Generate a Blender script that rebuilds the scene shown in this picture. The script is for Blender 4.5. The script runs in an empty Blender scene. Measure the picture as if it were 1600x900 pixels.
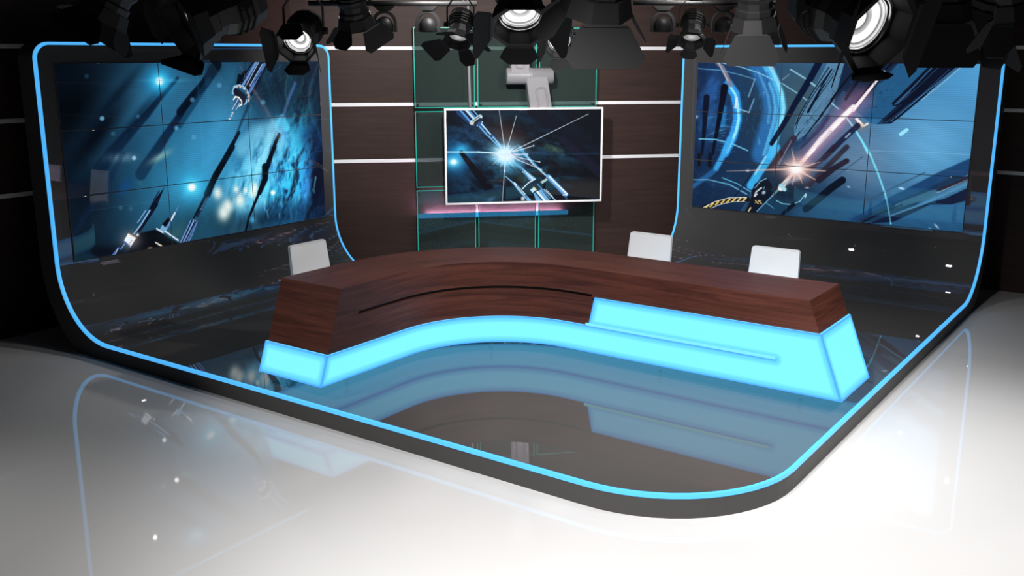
import bpy, bmesh, math, random
import numpy as np
from mathutils import Vector, Matrix

# ------------------------------------------------------------------ scene, camera, light
S = bpy.context.scene
COL = S.collection
S.view_settings.view_transform = 'Standard'
S.view_settings.look = 'None'
S.view_settings.exposure = 0.0
S.view_settings.gamma = 1.0
S.view_settings.use_curve_mapping = False

cam_data = bpy.data.cameras.new('camera'); cam = bpy.data.objects.new('camera', cam_data); COL.objects.link(cam)
cam_data.sensor_width = 36.0
cam_data.lens = 36.0*1535.234/1600.0
cam_data.clip_end = 200
yaw, pitch = 0.61733, -0.23367
fw = Vector((-math.sin(yaw)*math.cos(pitch), math.cos(yaw)*math.cos(pitch), math.sin(pitch)))
cam.location = (7.6141, -4.2715, 2.2682)
cam.rotation_euler = fw.to_track_quat('-Z', 'Y').to_euler()
S.camera = cam

world = bpy.data.worlds.new('world'); S.world = world; world.use_nodes = True
world.node_tree.nodes['Background'].inputs[0].default_value = (0.9, 0.95, 1.0, 1)
world.node_tree.nodes['Background'].inputs[1].default_value = 0.05

def spot(name, loc, target, power, angle, radius=0.12, blend=1.0, col=(1, 0.97, 0.95)):
    d = bpy.data.lights.new(name, 'SPOT'); d.energy = power; d.spot_size = math.radians(angle); d.spot_blend = blend
    d.shadow_soft_size = radius; d.color = col
    o = bpy.data.objects.new(name, d); COL.objects.link(o); o.location = loc
    o.rotation_euler = (Vector(target)-Vector(loc)).to_track_quat('-Z', 'Y').to_euler()
    return o

def area(name, loc, target, power, sx, sy, col=(1, 0.98, 0.96)):
    d = bpy.data.lights.new(name, 'AREA'); d.energy = power; d.shape = 'RECTANGLE'; d.size = sx; d.size_y = sy; d.color = col
    o = bpy.data.objects.new(name, d); COL.objects.link(o); o.location = loc
    o.rotation_euler = (Vector(target)-Vector(loc)).to_track_quat('-Z', 'Y').to_euler()
    return o

ZF0 = -0.135
spot('key_over_front_floor', (5.9, -2.0, 3.2), (5.6, -0.6, ZF0), 780, 88, .15)
spot('key_over_right_floor', (8.2, 1.4, 3.2), (7.0, 1.6, ZF0), 450, 80, .15)
spot('desk_front_key', (5.5, -0.3, 3.1), (4.6, 2.0, .4), 440, 82, .1)
spot('added_left_chair_fill', (6.3, 2.6, 3.2), (2.3, 1.1, .7), 300, 34, .1)  # added lamp without a fixture, lifts the left chair
spot('back_wall_wash', (2.9, 1.9, 3.2), (0.6, 4.4, 1.9), 650, 90, .1)
spot('back_wall_wash', (4.2, 2.9, 3.2), (2.2, 5.6, 1.9), 330, 80, .1)
for lx, ly in ((2.6, 0.8), (4.2, 0.9), (5.2, 2.4), (2.4, 2.2), (3.6, 3.4), (5.0, 4.2)):
    spot('stage_downlight', (lx, ly, 3.25), (lx, ly, 0), 38, 150, .03)
spot('added_desk_end_fill', (1.6, -2.6, 3.2), (2.7, 0.2, .45), 230, 34, .1)  # added to brighten the left end of the desk, no fixture
spot('added_left_floor_fill', (2.6, -3.4, 3.2), (2.9, -2.9, ZF0), 150, 80, .1)  # added fill for the dark front-left floor, no fixture


# ------------------------------------------------------------------ constants of the place
ZF = -0.135            # studio floor; the stage surface is z = 0
SX, TY = 5.927, 6.0    # stage extents
YL, XR = 3.173, 2.659  # inner ends of the two wings
HT = 2.36              # top of the curved screen walls
RI, RO = 0.6, 0.845    # inner and outer bend radius
ZC = 3.35              # ceiling

# ------------------------------------------------------------------ materials
def srgb(r, g, b):
    f = lambda c: c/12.92 if c < .04045 else ((c+.055)/1.055)**2.4
    return (f(r/255), f(g/255), f(b/255), 1)

def new_mat(name):
    m = bpy.data.materials.new(name); m.use_nodes = True
    nt = m.node_tree; b = nt.nodes['Principled BSDF']
    return m, nt, b

def simple(name, col, rough=0.5, metal=0.0, emit=None, es=1.0, noise=0.0, scale=30, ior=1.5, spec=0.5):
    m, nt, b = new_mat(name)
    b.inputs['Base Color'].default_value = col
    b.inputs['Roughness'].default_value = rough
    b.inputs['Metallic'].default_value = metal
    b.inputs['IOR'].default_value = ior
    b.inputs['Specular IOR Level'].default_value = spec
    if emit:
        b.inputs['Emission Color'].default_value = emit; b.inputs['Emission Strength'].default_value = es
    if noise:
        tc = nt.nodes.new('ShaderNodeTexCoord'); n = nt.nodes.new('ShaderNodeTexNoise')
        n.inputs['Scale'].default_value = scale; n.inputs['Detail'].default_value = 4
        mr = nt.nodes.new('ShaderNodeMapRange'); mr.inputs['To Min'].default_value = 1-noise; mr.inputs['To Max'].default_value = 1+noise
        mx = nt.nodes.new('ShaderNodeVectorMath'); mx.operation = 'SCALE'; mx.inputs[0].default_value = col[:3]
        nt.links.new(tc.outputs['Object'], n.inputs['Vector']); nt.links.new(n.outputs['Fac'], mr.inputs['Value'])
        nt.links.new(mr.outputs['Result'], mx.inputs['Scale']); nt.links.new(mx.outputs['Vector'], b.inputs['Base Color'])
    return m

def wood(name, dark, mid, light, use_uv, sx, sy, rough=0.35, spec=0.4):
    m, nt, b = new_mat(name)
    tc = nt.nodes.new('ShaderNodeTexCoord'); mp = nt.nodes.new('ShaderNodeMapping')
    mp.inputs['Scale'].default_value = (sx, sy, sy)
    nt.links.new(tc.outputs['UV' if use_uv else 'Object'], mp.inputs['Vector'])
    wv = nt.nodes.new('ShaderNodeTexNoise'); wv.inputs['Scale'].default_value = 1.0; wv.inputs['Detail'].default_value = 7
    wv.inputs['Roughness'].default_value = 0.62; wv.inputs['Distortion'].default_value = 0.9
    nt.links.new(mp.outputs['Vector'], wv.inputs['Vector'])
    mp2 = nt.nodes.new('ShaderNodeMapping'); mp2.inputs['Scale'].default_value = (sx*2.2, sy*7, sy*7)
    nt.links.new(tc.outputs['UV' if use_uv else 'Object'], mp2.inputs['Vector'])
    n2 = nt.nodes.new('ShaderNodeTexNoise'); n2.inputs['Scale'].default_value = 1.0; n2.inputs['Detail'].default_value = 3
    nt.links.new(mp2.outputs['Vector'], n2.inputs['Vector'])
    ad = nt.nodes.new('ShaderNodeMath'); ad.operation = 'MULTIPLY_ADD'; ad.inputs[1].default_value = 0.45; 
    nt.links.new(n2.outputs['Fac'], ad.inputs[0]); nt.links.new(wv.outputs['Fac'], ad.inputs[2])
    cr = nt.nodes.new('ShaderNodeValToRGB'); e = cr.color_ramp.elements
    e[0].position = 0.50; e[0].color = dark; e[1].position = 0.95; e[1].color = light
    x = e.new(0.72); x.color = mid
    nt.links.new(ad.outputs[0], cr.inputs['Fac']); nt.links.new(cr.outputs['Color'], b.inputs['Base Color'])
    b.inputs['Roughness'].default_value = rough; b.inputs['Specular IOR Level'].default_value = spec
    return m

M = {}
M['floor'] = simple('white_gloss_floor', (0.74, 0.74, 0.74, 1), 0.025, ior=1.45)
M['stage'] = simple('dark_gloss_laminate', (0.085, 0.083, 0.081, 1), 0.012, ior=1.6, spec=0.66)
M['stage'].node_tree.nodes['Principled BSDF'].inputs['Specular Tint'].default_value = (0.92, 0.72, 1.0, 1)
M['stage_side'] = simple('dark_satin_side', (0.085, 0.082, 0.08, 1), 0.5, spec=0.15)
M['wall'] = wood('dark_wenge_panel', srgb(50, 36, 33), srgb(57, 42, 38), srgb(64, 47, 43), False, 1.2, 26, 0.55, 0.2)
M['desk_wood'] = wood('walnut_veneer', srgb(58, 30, 24), srgb(84, 46, 37), srgb(104, 60, 48), True, 1.3, 20, 0.42, 0.3)
M['strip'] = simple('satin_aluminium_strip', (0.93, 0.93, 0.94, 1), 0.45)
M['ceiling'] = simple('black_ceiling', (0.012, 0.012, 0.012, 1), 0.9)
M['black'] = simple('black_painted_steel', (0.013, 0.013, 0.0133, 1), 0.5, spec=0.35, noise=0.1, scale=12)
M['black2'] = simple('black_barn_door_metal', (0.012, 0.012, 0.0123, 1), 0.7, spec=0.2)
M['clear'] = simple('clear_acrylic', (0.9, 0.95, 0.97, 1), 0.05)
_nt = M['clear'].node_tree; _tr = _nt.nodes.new('ShaderNodeBsdfTransparent'); _tr.inputs[0].default_value = (.97, .98, .98, 1)
_gl = _nt.nodes.new('ShaderNodeBsdfGlossy'); _gl.inputs['Roughness'].default_value = .05; _mx = _nt.nodes.new('ShaderNodeMixShader'); _mx.inputs[0].default_value = .05
_nt.links.new(_tr.outputs[0], _mx.inputs[1]); _nt.links.new(_gl.outputs[0], _mx.inputs[2]); _nt.links.new(_mx.outputs[0], _nt.nodes['Material Output'].inputs['Surface'])
M['chrome'] = simple('polished_reflector', (0.8, 0.8, 0.82, 1), 0.12, 1.0)
M['arm'] = simple('grey_painted_arm', (0.25, 0.245, 0.26, 1), 0.35)
M['armline'] = simple('arm_groove_line', (0.22, 0.21, 0.23, 1), 0.5)
M['tvframe'] = simple('silver_bezel', (0.93, 0.92, 0.93, 1), 0.35)
M['tvback'] = simple('dark_tv_back', (0.02, 0.02, 0.02, 1), 0.5)
M['chair'] = simple('white_leatherette', (0.93, 0.93, 0.94, 1), 0.4, noise=0.015, scale=8)
M['chair_leg'] = simple('chair_chrome', (0.7, 0.7, 0.72, 1), 0.2, 1.0)
M['bolt'] = simple('standoff_steel', (0.06, 0.065, 0.07, 1), 0.3, 0.8)
M['rim'] = simple('teal_edge_painted_glow', srgb(34, 160, 142), 0.25, emit=srgb(10, 110, 98), es=0.75)  # emission paints in the light that the pane edges catch
M['neon'] = simple('cyan_edge_light', srgb(60, 150, 190), 0.4, emit=srgb(78, 176, 246), es=1.0)
M['lens_bright'] = None

def glass_mat():
    m, nt, b = new_mat('smoked_green_glass'); nt.nodes.remove(b)
    out = nt.nodes['Material Output']
    tr = nt.nodes.new('ShaderNodeBsdfTransparent'); tr.inputs[0].default_value = (0.74, 0.84, 0.82, 1)
    gl = nt.nodes.new('ShaderNodeBsdfGlossy'); gl.inputs['Roughness'].default_value = 0.01
    gl.inputs['Color'].default_value = (0.5, 0.55, 0.55, 1)
    df = nt.nodes.new('ShaderNodeBsdfDiffuse'); df.inputs[0].default_value = (0.06, 0.085, 0.08, 1)
    fr = nt.nodes.new('ShaderNodeFresnel'); fr.inputs[0].default_value = 1.5
    m1 = nt.nodes.new('ShaderNodeMixShader'); m1.inputs[0].default_value = 0.32
    m2 = nt.nodes.new('ShaderNodeMixShader')
    nt.links.new(tr.outputs[0], m1.inputs[1]); nt.links.new(df.outputs[0], m1.inputs[2])
    nt.links.new(fr.outputs[0], m2.inputs[0]); nt.links.new(m1.outputs[0], m2.inputs[1]); nt.links.new(gl.outputs[0], m2.inputs[2])
    nt.links.new(m2.outputs[0], out.inputs['Surface'])
    return m
M['glass'] = glass_mat()

def glow_mat():
    # back-lit acrylic: the 'edge' attribute is the distance to the border of the lit box, light falloff there is painted into the emission
    m, nt, b = new_mat('backlit_cyan_acrylic')
    at = nt.nodes.new('ShaderNodeAttribute'); at.attribute_name = 'edge'
    tc = nt.nodes.new('ShaderNodeTexCoord'); n = nt.nodes.new('ShaderNodeTexNoise'); n.inputs['Scale'].default_value = 160; n.inputs['Detail'].default_value = 2
    nt.links.new(tc.outputs['Object'], n.inputs['Vector'])
    ma = nt.nodes.new('ShaderNodeMath'); ma.operation = 'MULTIPLY_ADD'; ma.inputs[1].default_value = 0.16
    sb = nt.nodes.new('ShaderNodeMath'); sb.operation = 'SUBTRACT'; sb.inputs[1].default_value = 0.08
    nt.links.new(n.outputs['Fac'], ma.inputs[0]); nt.links.new(at.outputs['Fac'], ma.inputs[2]); nt.links.new(ma.outputs[0], sb.inputs[0])
    cr = nt.nodes.new('ShaderNodeValToRGB'); e = cr.color_ramp.elements
    cr.color_ramp.interpolation = 'EASE'
    e[0].position = 0.0; e[0].color = (.073, .39, 1.0, 1)
    e[1].position = 0.75; e[1].color = (.235, .98, 1.4, 1)
    x = e.new(0.32); x.color = (.145, .73, 1.25, 1)
    nt.links.new(sb.outputs[0], cr.inputs['Fac']); nt.links.new(cr.outputs['Color'], b.inputs['Emission Color'])
    b.inputs['Emission Strength'].default_value = 0.97
    b.inputs['Base Color'].default_value = (0.02, 0.06, 0.08, 1); b.inputs['Roughness'].default_value = 0.35
    b.inputs['Specular IOR Level'].default_value = 0.1
    return m
M['glow'] = glow_mat()

def flat_emit(name, col, s=1.0):
    m, nt, b = new_mat(name)
    b.inputs['Base Color'].default_value = (0.02, 0.02, 0.02, 1)
    b.inputs['Emission Color'].default_value = col; b.inputs['Emission Strength'].default_value = s
    return m
M['slot_glow'] = flat_emit('bright_cyan_slot', srgb(128, 240, 252), 1.0)
M['added_pink'] = flat_emit('added_pink_glow', (1.0, 0.5, 0.92, 1), 300.0)  # emitter of the added bar, makes the pink glow
M['added_blue'] = flat_emit('added_blue_glow', (.05, .42, .95, 1), 1.0)  # front of the added bar, makes the blue streak

def screen_mat(name, lines, strength):
    m, nt, b = new_mat(name)
    at = nt.nodes.new('ShaderNodeAttribute'); at.attribute_name = 'picture'
    uv = nt.nodes.new('ShaderNodeUVMap'); sp = nt.nodes.new('ShaderNodeSeparateXYZ')
    nt.links.new(uv.outputs[0], sp.inputs[0])
    mu = nt.nodes.new('ShaderNodeMath'); mu.operation = 'MULTIPLY'; mu.inputs[1].default_value = lines*2*math.pi
    si = nt.nodes.new('ShaderNodeMath'); si.operation = 'SINE'
    mr = nt.nodes.new('ShaderNodeMapRange'); mr.inputs['From Min'].default_value = -1; mr.inputs['From Max'].default_value = 1
    mr.inputs['To Min'].default_value = 0.80 if lines else 1.0; mr.inputs['To Max'].default_value = 1.06 if lines else 1.0
    nt.links.new(sp.outputs['Y'], mu.inputs[0]); nt.links.new(mu.outputs[0], si.inputs[0]); nt.links.new(si.outputs[0], mr.inputs['Value'])
    vm = nt.nodes.new('ShaderNodeVectorMath'); vm.operation = 'SCALE'
    nt.links.new(at.outputs['Color'], vm.inputs[0]); nt.links.new(mr.outputs['Result'], vm.inputs['Scale'])
    nt.links.new(vm.outputs[0], b.inputs['Emission Color']); b.inputs['Emission Strength'].default_value = strength
    b.inputs['Base Color'].default_value = (0.006, 0.006, 0.007, 1); b.inputs['Roughness'].default_value = 0.012
    return m
M['wall_screen'] = screen_mat('video_wall_picture', 96, 1.05)
M['tv_screen'] = screen_mat('television_picture', 0, 1.05)

def lens_mat(name, inner, strength):
    m, nt, b = new_mat(name)
    at = nt.nodes.new('ShaderNodeAttribute'); at.attribute_name = 'edge'
    cr = nt.nodes.new('ShaderNodeValToRGB'); e = cr.color_ramp.elements
    cr.color_ramp.interpolation = 'LINEAR'
    vals = inner
    e[0].position = vals[0][0]; e[0].color = (vals[0][1],)*3+(1,)
    e[1].position = vals[-1][0]; e[1].color = (vals[-1][1],)*3+(1,)
    for p, v in vals[1:-1]:
        x = e.new(p); x.color = (v, v, v, 1)
    nt.links.new(at.outputs['Fac'], cr.inputs['Fac']); nt.links.new(cr.outputs['Color'], b.inputs['Emission Color'])
    b.inputs['Emission Strength'].default_value = strength
    b.inputs['Base Color'].default_value = (0.3, 0.3, 0.31, 1); b.inputs['Metallic'].default_value = 0.6; b.inputs['Roughness'].default_value = 0.15
    return m
M['lens_bright'] = lens_mat('lit_fresnel_lens', [(0, 1), (.34, 1), (.38, .08), (.46, .3), (.56, .45), (.6, .95), (.8, 1), (.85, .06), (.93, .8), (1, .03)], 1.2)
M['lens_dim'] = lens_mat('grey_lens_painted_sheen', [(0, .6), (.5, .32), (.55, .2), (.6, .3), (.9, .22), (1, .5)], 0.9)  # unlit lens, its silver sheen put in as grey emission

# ------------------------------------------------------------------ mesh helpers
def finish(bm, name, mat, parent=None, smooth=False, label=None):
    bmesh.ops.recalc_face_normals(bm, faces=bm.faces)
    me = bpy.data.meshes.new(name); bm.to_mesh(me); bm.free()
    if smooth:
        for p in me.polygons: p.use_smooth = True
    o = bpy.data.objects.new(name, me); COL.objects.link(o)
    if mat: me.materials.append(mat)
    if parent: o.parent = parent
    if label: o['label'] = label
    return o

def tag(o, label, cat, group=None):
    o['label'] = label; o['category'] = cat
    if group: o['group'] = group
    return o

def empty(name, loc=(0, 0, 0), rot=None):
    o = bpy.data.objects.new(name, None); COL.objects.link(o); o.location = loc; o.empty_display_size = .1
    if rot: o.rotation_euler = rot
    return o

def box(bm, x0, x1, y0, y1, z0, z1, mtx=None, bev=0.0):
    b2 = bmesh.new(); bmesh.ops.create_cube(b2, size=1)
    for v in b2.verts:
        v.co = Vector(((x0+x1)/2+v.co.x*(x1-x0), (y0+y1)/2+v.co.y*(y1-y0), (z0+z1)/2+v.co.z*(z1-z0)))
    if bev: bmesh.ops.bevel(b2, geom=b2.edges[:], offset=bev, segments=3, affect='EDGES', profile=.5)
    if mtx is not None: b2.transform(mtx)
    me = bpy.data.meshes.new('t'); b2.to_mesh(me); b2.free(); bm.from_mesh(me); bpy.data.meshes.remove(me)

def lathe(bm, prof, n=24, mtx=None, cap=True, a0=0, a1=2*math.pi):
    """prof: list of (radius, z)"""
    rings = []; full = abs(a1-a0-2*math.pi) < 1e-6; m = n if full else n+1
    for r, z in prof:
        rings.append([bm.verts.new((r*math.cos(a0+(a1-a0)*i/n), r*math.sin(a0+(a1-a0)*i/n), z)) for i in range(m)])
    for a, b in zip(rings, rings[1:]):
        for i in range(n):
            j = (i+1) % m
            bm.faces.new((a[i], a[j], b[j], b[i]))
    if cap and full:
        bm.faces.new(rings[0]); bm.faces.new(rings[-1])
    if mtx is not None: bmesh.ops.transform(bm, matrix=mtx, verts=[v for r in rings for v in r])

def tube(bm, pts, r, n=8, closed=False):
    pts = [Vector(p) for p in pts]; rings = []
    up = Vector((0, 0, 1))
    for i, p in enumerate(pts):
        a = pts[i-1] if (i > 0 or closed) else p; b = pts[(i+1) % len(pts)] if (i < len(pts)-1 or closed) else p
        t = (b-a).normalized()
        s = t.cross(up)
        if s.length < 1e-3: s = t.cross(Vector((1, 0, 0)))
        s.normalize(); w = s.cross(t)
        rings.append([bm.verts.new(p+s*r*math.cos(k*2*math.pi/n)+w*r*math.sin(k*2*math.pi/n)) for k in range(n)])
    for a, b in zip(rings, rings[1:]):
        for k in range(n): bm.faces.new((a[k], a[(k+1) % n], b[(k+1) % n], b[k]))
    bm.faces.new(rings[0]); bm.faces.new(rings[-1])

def prism(bm, poly, f):
    """poly: 2D outline, f(p, side) -> 3D for side 0 and 1"""
    a = [bm.verts.new(f(p, 0)) for p in poly]; b = [bm.verts.new(f(p, 1)) for p in poly]
    bm.faces.new(a); bm.faces.new(b)
    for i in range(len(poly)):
        j = (i+1) % len(poly); bm.faces.new((a[i], a[j], b[j], b[i]))

# ------------------------------------------------------------------ picture painting for the video screens
def value_noise(X, Y, seed):
    rs = np.random.RandomState(seed); G = rs.rand(64, 64)
    xi = np.floor(X).astype(int); yi = np.floor(Y).astype(int)
    fx = X - xi; fy = Y - yi; fx = fx*fx*(3-2*fx); fy = fy*fy*(3-2*fy)
    g = lambda a, b: G[b % 64, a % 64]
    return (g(xi, yi)*(1-fx)+g(xi+1, yi)*fx)*(1-fy)+(g(xi, yi+1)*(1-fx)+g(xi+1, yi+1)*fx)*fy

def paint_picture(ops, X, Y, nang):
    """Colours (linear) of a video picture at picture coordinates X 0..1600, Y 0..900."""
    col = np.zeros(X.shape+(3,))
    ca, sa = math.cos(nang), math.sin(nang)
    U = (X*ca+Y*sa); V = (-X*sa+Y*ca)
    nz = (value_noise(U/130, V/45, 1)*.45+value_noise(U/60, V/26, 2)*.3+value_noise(U/22, V/11, 3)*.25)
    nz = np.clip((nz-.5)*2.6+.5, 0, 1)
    def put(a, c):
        nonlocal col
        col += (np.array(c, float)-col)*a[..., None]
    for o in ops:
        k = o[0]
        if k == 'f':
            u = (X/1600)[..., None]; v = (Y/900)[..., None]
            c = [np.array(t, float) for t in o[1:5]]
            col = (c[0]*(1-u)+c[1]*u)*(1-v)+(c[2]*(1-u)+c[3]*u)*v
        elif k == 'b':
            _, x, y, a, b, c, d, cc, al, mode, pw, n = o
            dx = X-x; dy = Y-y
            r2 = (a*dx+b*dy)**2+(c*dx+d*dy)**2
            A = al*np.exp(-np.minimum(r2, 30)**pw)
            if n: A = A*(1-n+n*1.6*nz); A = np.clip(A, 0, 1)
            put(A, cc)
        elif k == 'l':
            _, pts, w0, w1, soft, cc, al, mode = o
            P = [(pts[i], pts[i+1]) for i in range(0, len(pts), 2)]
            L = [0]
            for i in range(len(P)-1): L.append(L[-1]+math.dist(P[i], P[i+1]))
            T = max(L[-1], 1e-6); A = np.zeros(X.shape); fade = 1 if isinstance(mode, str) else mode
            for i in range(len(P)-1):
                (ax, ay), (bx, by) = P[i], P[i+1]
                dx, dy = bx-ax, by-ay; q = max(dx*dx+dy*dy, 1e-6)
                t = np.clip(((X-ax)*dx+(Y-ay)*dy)/q, 0, 1)
                d = np.hypot(X-ax-t*dx, Y-ay-t*dy)
                w = w0+(w1-w0)*(L[i]+t*(L[i+1]-L[i]))/T
                s = np.clip((w/2-d)/soft+.5, 0, 1)
                A = np.maximum(A, s*s*(3-2*s)*(1+(fade-1)*(L[i]+t*(L[i+1]-L[i]))/T))
            put(A*al, cc)
        elif k == 'p':
            _, pts, soft, cc, al, mode, n = o
            P = [(pts[i], pts[i+1]) for i in range(0, len(pts), 2)]
            ins = np.zeros(X.shape, bool); dm = np.full(X.shape, 1e9)
            for i in range(len(P)):
                (ax, ay), (bx, by) = P[i], P[(i+1) % len(P)]
                dx, dy = bx-ax, by-ay; q = max(dx*dx+dy*dy, 1e-6)
                t = np.clip(((X-ax)*dx+(Y-ay)*dy)/q, 0, 1)
                dm = np.minimum(dm, np.hypot(X-ax-t*dx, Y-ay-t*dy))
                if ay != by: ins ^= ((ay > Y) != (by > Y)) & (X < (bx-ax)*(Y-ay)/(by-ay)+ax)
            s = np.clip(np.where(ins, dm, -dm)/soft+.5, 0, 1)
            put(s*al, cc)
    c = np.clip(col/255, 0, 1)
    return np.where(c < .04045, c/12.92, ((c+.055)/1.055)**2.4)

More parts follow.
